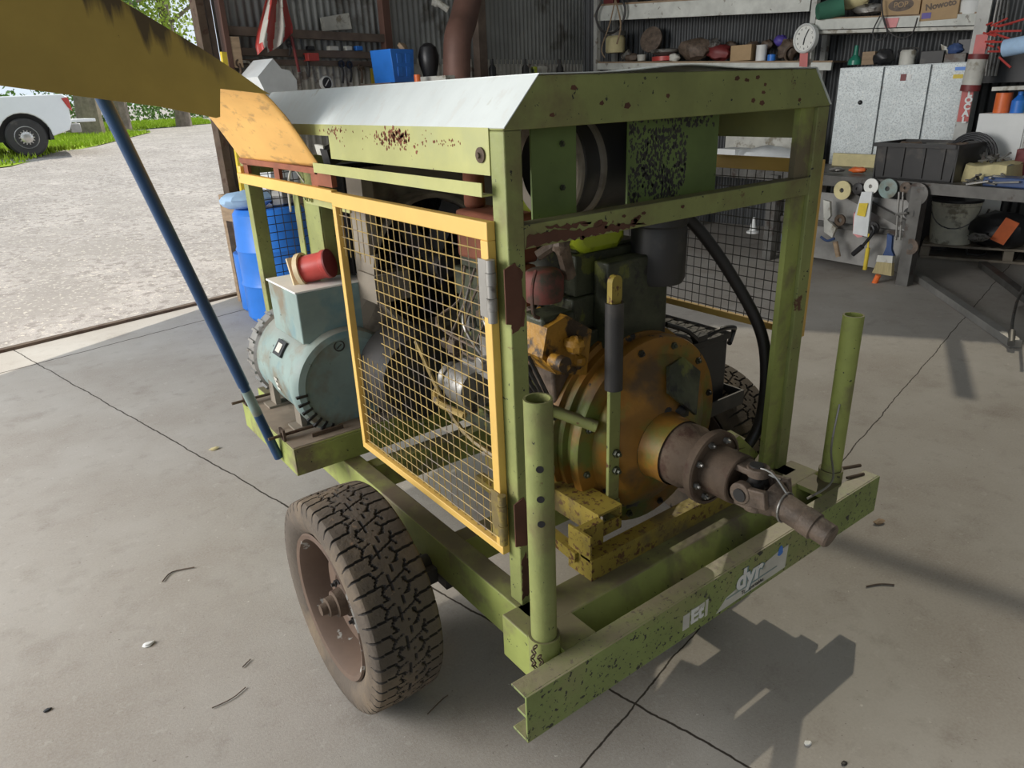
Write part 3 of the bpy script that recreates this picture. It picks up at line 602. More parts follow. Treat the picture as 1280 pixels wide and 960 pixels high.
# universal joint and stub shaft, drooping a little
J = Vector((.76, -.008, .688)); D = Vector((.03, -.96, -.20)).normalized(); a_, e1, e2 = basis(D)
mb = MB()
for sgn in (-1, 1):
    mb.obox(J+Vector((0, .028, sgn*.050)), (.056, .085, .018), (1, 0, 0), (0, 1, 0)); mb.lathe([(.030, -.012), (.030, .012)], J+Vector((0, -.012, sgn*.050)), (0, 0, 1), 20)
    mb.obox(J+Vector((sgn*.051, -.03, 0)), (.018, .095, .05), (1, 0, 0), (0, 1, -.2)); mb.lathe([(.030, -.012), (.030, .012)], J+Vector((sgn*.051, -.004, .002)), (1, 0, 0), 20)
uj = part('universal_joint', mb, 'junk', T, bevel=.003)
mb = MB(); mb.cyl(J+Vector((-.067, -.006, 0)), J+Vector((.067, -.006, 0)), .018); mb.cyl(J+Vector((0, -.006, -.066)), J+Vector((0, -.006, .066)), .018); mb.ball(J+Vector((0, -.006, 0)), .026, 12); part('joint_cross', mb, 'blackm', uj)
mb = MB(); mb.lathe([(.05, .055), (.044, .075), (.036, .085), (.034, .15), (.036, .152), (.036, .185), (.031, .188), (.031, .225), (.027, .23), (.0, .23)], J, D, 28, caps=False); part('stub_shaft', mb, 'junk', uj)
mb = MB(); mb.tube([J+D*.10+e1*.038*math.cos(a)+e2*.038*math.sin(a)+D*.01*math.sin(a) for a in np.linspace(0, 2*PI, 18)], .0028, 6); mb.tube([J+D*.10+Vector((0, 0, .038)), J+Vector((.0, -.05, .06)), J+Vector((-.01, .0, .06)), J+Vector((.01, -.07, .045))], .0028, 6, 4); part('tie_wire', mb, 'alloy', uj)
# --- clutch lever
mb = MB(); mb.box((.561, .325, .52), (.603, .337, .93)); mb.prism([(.562, .46), (.604, .46), (.615, .50), (.604, .56), (.562, .56), (.552, .5)], (0, .322, 0), (1, 0, 0), (0, 0, 1), (0, .018, 0))
lev = part('clutch_lever', mb, 'green', T, bevel=.002)
mb = MB(); mb.pipe((.580, .331, .91), (.578, .331, 1.155), .025, .020, 20); part('lever_tube', mb, 'blackm', lev)
mb = MB(); mb.prism([(-.018, 0), (.018, 0), (.018, .09)]+[(.018*math.cos(a), .09+.018*math.sin(a)) for a in np.linspace(0, PI, 8)]+[(-.018, .09)], (.578, .322, 1.12), (1, 0, 0), (0, 0, 1), (0, .018, 0)); part('lever_end', mb, 'sub_yellow', lev)
for z in (.715, .66, .545): mb = MB(); mb.bolt((.585, .325, z), (0, -1, 0), .012, .012); part('bolt', mb, 'engine', lev)
mb = MB(); mb.tube([(.42, .52, .86), (.555, .37, .79)], .017, 12); mb.tube([(.42, .50, .92), (.43, .50, .55)], .022, 12); mb.ball((.425, .49, .87), .028, 10); mb.ball((.43, .49, .60), .025, 10); part('linkage_tube', mb, 'green', T)
mb = MB()
for k in range(4): mb.tube([(.36+.02*k, .5, 1.0), (.40+.02*k, .46, .90-.01*k), (.45+.012*k, .47, .80)], .006, 6, 4)
part('control_rods', mb, 'blackm', T)
# --- yellow sub-frame under the engine
mb = MB(); mb.box((.385, .205, .44), (1.14, .212, .505)); mb.box((.385, .212, .498), (1.14, .25, .505))
mb.box((.47, .27, .575), (.56, .82, .582)); mb.box((.47, .27, .51), (.477, .82, .575)); mb.box((.553, .27, .535), (.56, .82, .575)); mb.box((.47, .27, .505), (.56, .276, .545))
mb.bar((.388, .26, .49), (.40, .75, .52), .03, .03); mb.box((.385, .212, .44), (.392, .30, .575)); mb.box((.392, .25, .505), (.47, .275, .575))
mb.box((1.0, .27, .575), (1.09, .82, .582)); part('engine_mount_frame', mb, 'sub_yellow', T)
mb = MB(); mb.lathe([(.03, 0), (.034, .01), (.03, .045)], (.455, .225, .392), (0, 0, 1), 20); part('rubber_mount', mb, 'black', T)
# --- engine
mb = MB(); mb.box((.62, .50, .62), (.96, 1.16, 1.02)); mb.box((.60, .52, 1.02), (.94, 1.15, 1.12)); mb.box((.56, .50, .56), (1.0, 1.14, .64)); mb.box((.68, .46, .90), (.93, .52, 1.22)); mb.box((.6, .9, .66), (.64, 1.1, .92))
for k in range(4): mb.lathe([(.03, 0), (.03, .04), (.012, .05), (.012, .09)], (.68, .58+.16*k, 1.12), (0, 0, 1), 12)
eng = part('engine_block', mb, 'engine', T, bevel=.006)
mb = MB(); mb.box((.62, .53, 1.12), (.92, 1.13, 1.24)); mb.box((.64, .55, 1.24), (.90, 1.11, 1.25)); part('cylinder_head', mb, 'engine', eng, bevel=.008)
mb = MB(); mb.prism([(0, 0), (.03, -.03), (.16, -.03), (.19, 0), (.19, .20), (0, .20)], (.63, .53, 1.265), (1, 0, 0), (0, 0, 1), (0, .34, 0)); part('header_tank', mb, 'lime', eng, 'lime green tank', bevel=.02)
mb = MB(); mb.lathe([(.02, 0), (.05, .005), (.056, .02), (.056, .07), (.048, .085), (.04, .09), (0, .092)], (.495, .52, 1.135), (0, 0, 1), 24); mb.tube([(.43, .47, 1.24), (.40, .45, 1.20), (.395, .44, 1.14), (.42, .45, 1.12)], .005, 6, 4); part('fuel_filter', mb, 'dirty_red', eng, 'dusty red round filter')
mb = MB(); mb.tube([(.46, .50, 1.27), (.50, .46, 1.31), (.47, .44, 1.34), (.52, .47, 1.38)], .014, 8, 4); mb.ball((.50, .45, 1.30), .026, 10, (1, 1, 1), .2); mb.tube([(.50, .45, 1.3), (.54, .48, 1.25), (.57, .5, 1.2)], .02, 8, 4); part('banjo_fitting', mb, 'junk', eng)
mb = MB(); mb.box((.44, .46, 1.07), (.56, .56, 1.11)); part('pump_bracket', mb, 'engine', eng, bevel=.01)
mb = MB(); mb.prism([(0, 0), (.11, -.03), (.13, .10), (.04, .16), (-.03, .14), (-.05, .06)], (.47, .44, .95), (1, 0, 0), (0, 0, 1), (0, .12, 0)); mb.cyl((.45, .43, 1.0), (.45, .38, 1.0), .022); mb.ball((.52, .42, 1.03), .028, 10, jit=.2); mb.ball((.55, .44, .97), .022, 10, jit=.2); part('injection_pump', mb, 'engine_y', eng, 'greasy yellow pump casting', bevel=.006)
mb = MB(); mb.prism([(0, 0), (.14, -.01), (.15, -.20), (.06, -.28), (.02, -.2)], (.50, .50, .96), (1, 0, 0), (0, 0, 1), (0, .10, 0)); part('timing_cover', mb, 'junk', eng, bevel=.01)
mb = MB(); mb.box((.44, .62, 1.22), (.56, .86, 1.36)); mb.box((.46, .60, 1.10), (.54, .72, 1.22)); mb.cyl((.50, .84, 1.36), (.50, .84, 1.58), .032); mb.tube([(.56, .7, 1.3), (.64, .7, 1.28)], .03, 10); mb.tube([(.56, .82, 1.3), (.64, .82, 1.28)], .03, 10); part('exhaust_manifold', mb, 'rustpaint', eng, bevel=.01)
mb = MB(); mb.lathe([(.0, 0), (.065, 0), (.07, .01), (.07, .10), (.06, .11), (.03, .115), (.03, .14), (0, .14)], (.47, .84, .78), (0, 1, 0), 24); mb.lathe([(.05, 0), (.055, .008), (.055, .02)], (.47, .98, .78), (0, 1, 0), 20); mb.box((.47, .80, .84), (.60, .92, .87)); part('alternator', mb, 'alloy', eng)
mb = MB(); mb.box((.46, .62, .84), (.60, .80, .98)); mb.cyl((.46, .66, .93), (.42, .66, .93), .03); mb.cyl((.46, .76, .90), (.425, .76, .90), .025); mb.tube([(.44, .66, .98), (.43, .72, 1.05), (.50, .8, 1.1)], .006, 6, 5); mb.tube([(.44, .76, .93), (.42, .82, 1.02), (.50, .9, 1.1)], .006, 6, 5); part('injector_pump', mb, 'alloy', eng, bevel=.008)
mb = MB(); mb.lathe([(.0, 0), (.04, 0), (.045, .01), (.045, .10), (.03, .11), (0, .11)], (.47, .58, .66), (0, 0, 1), 20); part('oil_filter', mb, 'chrome', eng)
mb = MB(); mb.lathe([(.0, 0), (.038, 0), (.04, .05), (.0, .06)], (.44, .47, .66), (-1, -.4, .1), 20); part('core_plug', mb, 'chrome', eng)
mb = MB()
for k in range(9):
    y = .56+.06*k; mb.tube([(.58, y, 1.14), (.52+.02*(k % 3), y+.02, 1.02), (.47, y+.03*math.sin(k), .95-.03*(k % 4)), (.50, .70, .90)], .0045, 6, 4)
part('fuel_lines', mb, 'junk', eng)
for k in range(24): mb = MB(); mb.ball((.56+random.uniform(-.06, .05), .52+random.uniform(0, .6), .62+random.uniform(0, .45)), random.uniform(.015, .035), 8, (1, random.uniform(.8, 1.6), 1), .25); part('engine_fitting', mb, 'junk' if k % 3 else 'alloy', eng)
mb = MB(); mb.tube([(.50, .55, .55), (.44, .9, .62), (.40, 1.1, .9)], .008, 6, 6); mb.tube([(.52, 1.1, .75), (.40, 1.0, .72), (.42, .85, .70)], .012, 8, 6); part('cable', mb, 'wire', eng)
# fan, shroud and radiator
mb = MB(); mb.pipe((.62, 1.30, 1.10), (.62, 1.40, 1.10), .25, .235, 48)
for a in np.linspace(0, 2*PI, 33)[:-1]:
    a2 = a+2*PI/32; r = .25
    def sqp(t): k = 1/max(abs(math.cos(t)), abs(math.sin(t))); return (.70+.34*k*math.cos(t), 1.42, 1.10+.35*k*math.sin(t))
    mb.add([(.62+r*math.cos(a), 1.40, 1.10+r*math.sin(a)), (.62+r*math.cos(a2), 1.40, 1.10+r*math.sin(a2)), sqp(a2), sqp(a)], [(0, 1, 2, 3)])
mb.box((.36, 1.30, 1.17), (.40, 1.42, 1.45)); mb.box((.36, 1.28, 1.0), (.50, 1.42, 1.10))
shr = part('fan_shroud', mb, 'shroud', T)
mb = MB()
for k in range(6):
    a = 2*PI*k/6; c_, s_ = math.cos(a), math.sin(a); mb.obox((.62+.13*c_, 1.35, 1.10+.13*s_), (.20, .07, .004), (c_, .0, s_), (-s_*.7, .7, c_*.7))
mb.cyl((.62, 1.22, 1.10), (.62, 1.38, 1.10), .045); part('fan', mb, 'blackm', shr)
mb = MB(); mb.box((.36, 1.50, 1.07), (1.16, 1.56, 1.46)); mb.box((.48, 1.50, .72), (1.16, 1.56, 1.07))
for k in range(60): x = .365+.0133*k; mb.box((x, 1.492, 1.08), (x+.003, 1.50, 1.45))
for k in range(16): mb.box((.352, 1.43+.008*k, 1.08), (.36, 1.432+.008*k, 1.45))
rad = part('radiator', mb, 'black', T)
mb = MB(); mb.box((.29, 1.52, 1.07), (.296, 1.66, 1.45)); mb.box((.296, 1.52, 1.07), (.36, 1.526, 1.45)); mb.prism([(0, 0), (.05, 0), (.05, .30), (0, .33)], (.272, 1.66, 1.07), (0, 1, 0), (0, 0, 1), (.006, 0, 0)); part('radiator_side_frame', mb, 'green', rad, bevel=.002)
mb = MB(); mb.box((.262, 1.20, 1.335), (.269, 1.56, 1.37)); [mb.bolt((.262, y, 1.352), (-1, 0, 0), .010, .007) for y in (1.50, 1.54)]; part('strap', mb, 'green_side', rad)
mb = MB(); mb.tube([(.29, 1.62, 1.40), (.26, 1.64, 1.45), (.25, 1.68, 1.38), (.26, 1.72, 1.29)], .004, 6, 5); part('loose_wire', mb, 'offwhite', rad)
# battery
mb = MB(); mb.box((1.13, .525, .60), (1.335, .86, .835)); bat = part('battery', mb, 'black', T, bevel=.004)
mb = MB(); mb.box((1.123, .517, .835), (1.342, .868, .858))
for k in range(6): mb.box((1.135, .55+.05*k, .858), (1.33, .575+.05*k, .861))
part('battery_lid', mb, 'blackm', bat, bevel=.003)
mb = MB(); mb.tube([(1.20, .53, .865), (1.27, .51, .885), (1.37, .53, .865), (1.40, .55, .84), (1.34, .52, .815)], .009, 8, 6); mb.tube([(1.16, .52, .87), (1.09, .51, .92), (1.0, .52, .96)], .008, 8, 6); mb.tube([(1.14, .53, .86), (1.08, .50, .90), (1.0, .50, .93)], .008, 8, 6); mb.box((1.16, .515, .86), (1.21, .55, .88)); part('battery_cable', mb, 'black', bat)
mb = MB(); mb.box((1.08, .49, .575), (1.40, .90, .582)); mb.box((1.08, .483, .575), (1.40, .49, .63)); mb.box((1.393, .49, .575), (1.40, .90, .63)); part('battery_tray', mb, 'blackm', T)
mb = MB(); mb.box((.94, .56, .78), (.985, .60, 1.16)); part('support_bar', mb, 'blackm', T)
mb = MB(); mb.prism([(0, 0), (.16, 0), (.22, .05), (.10, .16), (0, .14)], (1.03, .30, .44), (1, 0, 0), (0, 0, 1), (0, .01, 0)); mb.obox((1.12, .34, .56), (.26, .10, .008), (1, .2, -.25), (0, 1, .2)); part('guard_plate', mb, 'green_dirty', T)
# --- mesh doors
def mesh_door(x, y0, y1, z0, z1, tw, holes=(), m_frame='yellow', m_wire='wire', th=.028, label=None, pitch=.0318):
    mb = MB(); x1 = x+.022
    mb.box((x, y0, z1-.040), (x1, y1, z1)); mb.box((x, y0, z0), (x1, y1, z0+.022)); mb.box((x, y0, z0+.022), (x1, y0+th, z1-.040)); mb.box((x, y1-.022, z0+.022), (x1, y1, z1-.040))
    d = part('mesh_door', mb, m_frame, T, label, bevel=.002)
    mb = MB(); ny = int((y1-y0)/pitch); nz = int((z1-z0)/pitch); xm = x+.012; r = .0016
    for i in range(1, ny):
        y = y0+(y1-y0)*i/ny
        segs = [(z0+.01, z1-.01)]
        for (a, b, c, d_) in holes:
            if a < y < b: segs = [(z0+.01, c), (d_, z1-.01)]
        for p, q in segs:
            if q-p > .03: mb.tube([(xm+random.uniform(-.001, .001), y, p), (xm+.001, y+random.uniform(-.002, .002), (p+q)/2), (xm, y, q)], r, 4)
    for i in range(1, nz):
        z = z0+(z1-z0)*i/nz; segs = [(y0+.01, y1-.01)]
        for (a, b, c, d_) in holes:
            if c < z < d_: segs = [(y0+.01, a), (b, y1-.01)]
        for p, q in segs:
            if q-p > .03: mb.tube([(xm-.0025, p, z), (xm-.0025+.001, (p+q)/2, z+random.uniform(-.003, .001)), (xm-.0025, q, z)], r, 4)
    part('wire_mesh', mb, m_wire, d); return d
dl = mesh_door(.157, .288, 1.085, .585, 1.42, .02, holes=((.875, 1.07, .925, 1.235),), label='lit yellow door frame with a torn corner of mesh')
for zc in (1.275, .70):
    mb = MB()
    for k in range(5): mb.lathe([(.0105 if k % 2 == 0 else .012, -.0135), (.0105 if k % 2 == 0 else .012, .0135)], (.150, .272, zc+(k-2)*.028), (0, 0, 1), 14)
    mb.box((.154, .272, zc-.065), (.158, .325, zc+.065)); hg = part('hinge', mb, 'alloy' if zc > 1 else 'sub_yellow', dl); mb = MB(); mb.prism([(0, 0), (.035, -.01), (.048, .03), (.045, .09), (.03, .13), (0, .12)], (.165, .2425, zc-.07), (1, 0, 0), (0, 0, 1), (0, .003, 0)); part('hinge_leaf', mb, 'rustdark', hg)
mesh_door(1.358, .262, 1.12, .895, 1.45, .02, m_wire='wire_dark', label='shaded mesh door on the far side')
mb = MB(); mb.box((.160, 1.085, 1.388), (.180, 1.965, 1.425)); mb.box((.165, 1.93, 1.425), (.18, 1.965, 1.45)); tb = part('top_bar', mb, 'yellow', T, bevel=.002)
mb = MB(); mb.box((1.35, 1.15, .60), (1.36, 1.16, 1.45))
for k in range(26): y = 1.17+.03*k; mb.tube([(1.355, y, .6), (1.355, y, 1.45)], .0016, 4)
for k in range(28): z = .6+.0315*k; mb.tube([(1.353, 1.15, z), (1.353, 1.95, z)], .0016, 4)
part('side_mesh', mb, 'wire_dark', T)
mb = MB()
for k in range(33): x = .24+.0325*k; mb.tube([(x, 1.945, .6), (x, 1.945, 1.42)], .0016, 4)
for k in range(26): z = .6+.0325*k; mb.tube([(.235, 1.943, z), (1.285, 1.943, z)], .0016, 4)
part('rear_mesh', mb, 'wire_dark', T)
# --- opened lid over the generator
NP = [(.184, 1.484), (.158, 1.53), (.130, 1.580), (.102, 1.628), (.066, 1.675), (.04, 1.702), (-.02, 1.748), (-.107, 1.81), (-.275, 1.916), (-.62, 2.11), (-.80, 2.20)]
mb = MB()
def lidf(u, v):
    f = u*(len(NP)-1); i = min(int(f), len(NP)-2); k = f-i; x = NP[i][0]*(1-k)+NP[i+1][0]*k; z = NP[i][1]*(1-k)+NP[i+1][1]*k
    w_ = .0 if u < .4 else (u-.4)*0.0
    return (x, 1.192+.752*v, z-w_-.010*v)
mb.grid(lidf, 40, 16); lid = part('lid', mb, 'lid', T, 'weathered orange side of the opened lid', smooth=60)
so = lid.modifiers.new('sheet', 'SOLIDIFY'); so.thickness = .003; so.offset = -1
bp = [at(px, py, 'y', 1.188) for px, py in ((338, 118), (275, 111), (275, 146), (270, 147.5), (200, 133.5), (100, 120.5), (0, 107), (-60, 99))]
ends = [(p.x, p.z) for p in bp]; yy = 1.188
poly = ends+[(-.80, 2.20), (-.62, 2.11), (-.275, 1.916), (-.107, 1.81), (-.02, 1.75), (.04, 1.704)]
mb = MB(); mb.prism(poly, (0, 1.186, 0), (1, 0, 0), (0, 0, 1), (0, .003, 0)); ep = part('lid_end_plate', mb, 'lid_end', lid, 'shaded mustard end plate with black soot runs')
mb = MB(); mb.bar((.188, 1.20, 1.472), (.188, 1.95, 1.462), .02, .012)
mb.box((.172, 1.2, 1.462), (.19, 1.95, 1.480))
for y in (1.22, 1.55, 1.88): mb.box((.178, y, 1.425), (.190, y+.05, 1.47))
mb.box((.172, 1.10, 1.43), (.188, 1.22, 1.475)); part('lid_hinge', mb, 'rustpaint', lid)
mb = MB(); mb.obox((.20, 1.14, 1.52), (.05, .03, .05), (1, .3, .3), (0, 1, .2)); lt = part('latch', mb, 'black', T); mb = MB(); mb.obox((.172, 1.15, 1.535), (.006, .035, .03), (1, .3, .3), (0, 1, .2)); part('latch_plate', mb, 'offwhite', lt)
p0 = Vector((-.022, 1.449, .462)); p1 = Vector((-.345, 1.34, 1.72)); mb = MB(); mb.tube([p0, p0+(p1-p0)*.25], .0165, 14); mb.tube([p0+(p1-p0)*.25, p0+(p1-p0)*1.1], .019, 14); rod = part('prop_rod', mb, 'blue', T)
mb = MB(); mb.tube([p0+(p1-p0)*.155, p0+(p1-p0)*.235], .0172, 14); part('rod_label', mb, 'teal', rod, 'pale label on the rod')
# --- generator
gy0, gy1 = 1.40, 1.84; G = Vector((.265, 0, .70)); R_ = .20
mb = MB(); mb.lathe([(R_-.008, 1.46), (R_-.008, gy1)], G, (0, 1, 0), 56)
gen = part('alternator_body', mb, 'teal', T)
mb = MB(); mb.lathe([(.0, 1.395), (.155, 1.395), (.165, 1.39), (.172, 1.385), (.195, 1.39), (.205, 1.41), (.205, 1.455), (.19, 1.465)], G, (0, 1, 0), 64, caps=False); bellg = part('end_bell', mb, 'teal', gen)
for k in range(11):
    mb = MB(); a = math.radians(-178+9.5*k) ; c_, s_ = math.cos(a), math.sin(a); mb.obox((G.x-.186*abs(c_) if True else 0, 1.389, G.z+.186*s_), (.042, .012, .009), (c_, 0, s_), (0, 1, 0)); part('cooling_slot', mb, 'black', bellg)
for k in range(12):
    mb = MB(); a = math.radians(-100+9*k); c_, s_ = math.cos(a), math.sin(a)
    mb.prism([(-.006, 0), (.006, 0), (0, .055)], (G.x+.165*c_, 1.383, G.z+.165*s_), (-s_, 0, c_), (c_, 0, s_), (0, -.006, 0)); part('guard_tooth', mb, 'junk', bellg)
mb = MB(); mb.lathe([(.021, 0), (.021, .003), (.017, .003), (.017, 0)], (G.x-.02, 1.393, G.z+.145), (0, -1, 0), 24, caps=False); mb.bar((G.x-.03, 1.391, G.z+.137), (G.x-.012, 1.391, G.z+.15), .003, .003); part('maker_emblem', mb, 'blackm', bellg)
mb = MB(); mb.lathe([(.19, 1.84), (.203, 1.85), (.203, 1.91), (.17, 1.93), (0, 1.93)], G, (0, 1, 0), 56, caps=False)
for k in range(30): a = 2*PI*k/30; mb.obox((G.x+.204*math.cos(a), 1.88, G.z+.204*math.sin(a)), (.014, .06, .010), (math.cos(a), 0, math.sin(a)), (0, 1, 0))
part('rear_bell', mb, 'alloy', gen)
mb = MB(); d = Vector((-.82, 0, .57)).normalized(); c = G+Vector((0, 1.62, 0))+d*.195; mb.obox(c, (.012, .075, .06), d, (0, 1, 0)); ep_ = part('name_plate', mb, 'black', gen); mb = MB(); mb.obox(c+d*.006, (.004, .04, .035), d, (0, 1, 0)); part('plate_window', mb, 'offwhite', gen)
text_mesh('E', .07, 'offwhite', 'body_letter', gen, (0, -1, 0), Vector((-.98, 0, -.15)), tuple(G+Vector((0, 1.63, 0))+Vector((-.98, 0, -.15)).normalized()*.1935), 'pale worn letter', bold=.002)
mb = MB(); mb.box((.125, 1.42, .87), (.42, 1.70, 1.055)); tb_ = part('terminal_box', mb, 'teal', gen, bevel=.004)
mb = MB(); mb.box((.12, 1.415, 1.055), (.425, 1.705, 1.062)); part('box_lid', mb, 'white', gen, 'dusty pale lid', bevel=.002)
mb = MB(); sd = Vector((.62, -.66, .22)).normalized(); so_ = Vector((.225, 1.53, 1.11)); mb.lathe([(.02, -.02), (.047, -.02), (.049, .0), (.047, .065), (.052, .068), (.052, .082)], so_, sd, 28); psk = part('power_socket', mb, 'red', gen, 'red round power socket'); mb = MB(); mb.lathe([(.0, .082), (.0515, .082), (.0515, .088), (0, .09)], so_, sd, 28); part('socket_cap', mb, 'darkred', gen)
mb = MB(); mb.obox(so_-sd*.022, (.10, .10, .012), (1, 0, 0), Vector((0, .4, .9))); mb.pipe(so_-sd*.03, so_-sd*.012, .062, .052, 24); part('socket_base', mb, 'cream', gen)
for (x, y) in ((.10, 1.47), (.10, 1.74), (.42, 1.47), (.42, 1.74)):
    mb = MB(); mb.prism([(-.03, 0), (.03, 0), (.022, .12), (-.022, .12)], (x, y, .552), (0, 1, 0), (0, 0, 1), (.02 if x > .2 else -.02, 0, 0)); mb.box((x-.05, y-.035, .546), (x+.05, y+.035, .556)); part('mounting_foot', mb, 'shroud', gen)
mb = MB(); mb.box((-.01, 1.30, .536), (1.40, 1.86, .546)); mb.box((-.01, 1.30, .44), (-.004, 1.86, .536)); mb.box((-.004, 1.30, .44), (1.40, 1.306, .536)); mb.box((-.004, 1.854, .44), (1.40, 1.86, .536)); pf = part('platform', mb, 'green_dirty', T, bevel=.002); mb = MB(); mb.box((-.006, 1.308, .546), (1.39, 1.852, .5475)); part('dust_layer', mb, 'dust', pf)
mb = MB()
for y in (1.40, 1.82): mb.tube([(-.06, y, .565), (.12, y, .565)], .006, 8); mb.bolt((-.0, y, .565), (-1, 0, 0), .012, .012); mb.box((-.012, y-.02, .546), (-.004, y+.02, .59))
mb.box((.08, 1.345, .548), (.20, 1.352, .562)); part('adjuster_screw', mb, 'rust', pf)
mb = MB(); mb.lathe([(.0, 0), (.16, 0), (.18, .03), (.18, .16), (.15, .18)], (.47, 1.2, .72), (0, 1, 0), 40); part('coupling_guard', mb, 'blackm', T)
# --- wheels
def tyre(root, cx, side):
    """side -1: outer face towards -x"""
    c = Vector((cx, .7137, .3225)); Wd = .2146; R = .3225; NU, NV = 768, 64
    # cross-section: (radial, lateral) from inner bead over the tread to outer bead
    cs = []
    hw = Wd/2
    for k in range(NV+1):
        q = -1+2*k/NV; aq = abs(q)
        if aq < .60: lat = q/.60*.80*hw; rad = R-.004*(aq/.6)**2
        elif aq < .70: k2 = (aq-.6)/.1; lat = math.copysign((.80+.14*math.sin(k2*PI/2))*hw, q); rad = R-.004-.018*(1-math.cos(k2*PI/2))
        else: k2 = (aq-.7)/.3; lat = math.copysign((.94+.06*math.sin(k2*PI))*hw-.022*k2**3, q); rad = R-.022-(R-.022-.212)*k2
        cs.append((rad, lat, q))
    vs = []; fs = []; NP_ = 24; deps = []
    for i in range(NU):
        th = 2*PI*i/NU
        for (rad, lat, q) in cs:
            lx = lat/hw; dep = 0.
            if abs(lx) < .97 and rad > R-.03:
                p = th/(2*PI)*NP_
                z1 = .36+.09*(1 if (p % 1) < .5 else -1)*min(1, 3*abs(((p*2) % 1)-.5)); z0_ = .07*(1 if ((p+.25) % 1) < .5 else -1)
                w1 = .026
                if abs(abs(lx)-z1) < w1: dep = .0075
                elif abs(lx-z0_) < .018 and (p % 1) < .8: dep = .006
                else:
                    if abs(lx) > z1: ph = (p*1.0+.12*lx+(0 if lx > 0 else .3)) % .5; dep = .0075 if abs(ph-.25) < .030 else 0
                    else: ph = (p+.5*lx) % 1; dep = .0055 if abs(ph-.5) < .024 or (abs(ph-.06) < .02 and abs(lx) > .15) else 0
            elif rad <= R-.03 and rad > R-.036: dep = -.002
            deps.append(dep > .003); r = rad-dep; vs.append(c+Vector((lat, r*math.cos(th), r*math.sin(th))))
    k = NV+1
    for i in range(NU):
        i2 = (i+1) % NU
        for j in range(NV): fs.append((i*k+j, i*k+j+1, i2*k+j+1, i2*k+j))
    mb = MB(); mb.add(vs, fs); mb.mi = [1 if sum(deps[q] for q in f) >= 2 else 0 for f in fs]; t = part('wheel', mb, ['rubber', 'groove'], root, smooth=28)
    ax = (side, 0, 0); mb = MB()
    mb.lathe([(.214, .085), (.222, .092), (.218, .098), (.205, .094), (.198, .08), (.190, .04), (.186, .01), (.150, .004), (.14, .03), (.08, .036), (.06, .02), (.05, .02), (.05, -.02), (.186, -.04), (.20, -.08), (.216, -.09)], c, ax, 56, caps=False)
    rm = part('wheel_rim', mb, 'rim', t)
    for a in np.linspace(.3, 2*PI+.3, 6)[:-1]: mb = MB(); mb.bolt(c+Vector((side*.034, .065*math.cos(a), .065*math.sin(a))), ax, .011, .012); part('wheel_nut', mb, 'blackm', t)
    mb = MB(); mb.lathe([(.052, .0), (.05, .045), (.042, .05), (.040, .075), (.030, .078), (.028, .098), (.018, .10), (.016, .118), (.0, .118)], c, ax, 28, caps=False); part('hub', mb, 'rust', t)
tyre(T, -.1804+.1073, -1); tyre(T, 1.565-.1073, 1)
# ================================================================ things in the shed
def cross(c, w_, d_, h_):  # local box helper centred on x,y standing on z
    return ((c[0]-w_/2, c[1]-d_/2, c[2]), (c[0]+w_/2, c[1]+d_/2, c[2]+h_))
# flag and plate on the back wall
F0 = at(345, 0, 't', 5.30); k = m_per_px(F0)
mb = MB()
cols = ['red', 'offwhite', 'red', 'offwhite', 'red']
def pl(P, v): f = v*(len(P)-1); i = min(int(f), len(P)-2); k = f-i; return P[i][0]*(1-k)+P[i+1][0]*k, P[i][1]*(1-k)+P[i+1][1]*k
FL = [(337, -40), (333, -5), (327, 20), (321, 42), (319, 58), (322, 69)]; FR = [(352, -40), (357, -5), (361, 15), (366, 33), (366, 41), (364, 43)]
def flagp(u, v):
    a, b = pl(FL, v), pl(FR, v); x = a[0]*(1-u)+b[0]*u; y = a[1]*(1-u)+b[1]*u; y += 7*math.sin(PI*u)*v**3*(-1 if u < .3 else 1)*.8
    return at(x, y, 't', 5.28+.035*math.sin(u*13+v*2))
for j in range(24):
    for i in range(40):
        u = i/40; v = j/24; mb.cur = 0 if (u < .10+.10*v*(v > .75) or .34-.16*(1-v) < u < .56-.12*v or u > .84-.12*v) else 1
        mb.add([flagp(i/40, j/24), flagp((i+1)/40, j/24), flagp((i+1)/40, (j+1)/24), flagp(i/40, (j+1)/24)], [(0, 1, 2, 3)])
tag(build('flag', mb, ['red', 'offwhite'], smooth=60), 'faded red and white cloth flag hanging on the corrugated wall', 'flag')
mb = MB(); mb.tube([at(364, 45, 't', 5.3), at(370, 72, 't', 5.3), at(374, 90, 't', 5.3)], .014, 8, 3); tag(build('strap', mb, 'darkred'), 'long dark red strap hanging from the flag corner', 'strap')
def quad(pts, m, name, label, cat, ax, val, th=.004, parent=None):
    mb = MB(); P = [at(px, py, ax, val) for px, py in pts]; N_ = Vector(EN if ax == 't' else ER)*th; n = len(P)
    mb.add(P+[p+N_ for p in P], [tuple(range(n)), tuple(range(2*n-1, n-1, -1))]+[(i, (i+1) % n, (i+1) % n+n, i+n) for i in range(n)])
    return tag(build(name, mb, m), label, cat)
quad(((400, 22), (436, 16), (440, 36), (403, 39)), 'offwhite', 'sign_plate', 'blank grey metal plate tilted on the corrugated wall', 'plate', 't', 5.44)
def boxpx(name, px, py, pw, ph, dep, m, label, cat, ax, val, group=None, rz=0., bevel=.004, lid=None, obj=True):
    """upright box whose front-face bottom centre is measured at (px,py)"""
    P = at(px, py, ax, val); k = m_per_px(P); w_, h_ = pw*k, ph*k
    mb = MB(); mb.box((-w_/2, 0, 0), (w_/2, dep, h_)); base = ROT if ax == 't' else ROT-PI/2
    return solo(name, mb, m, label, cat, group, bevel, P, base+rz), w_, h_, k
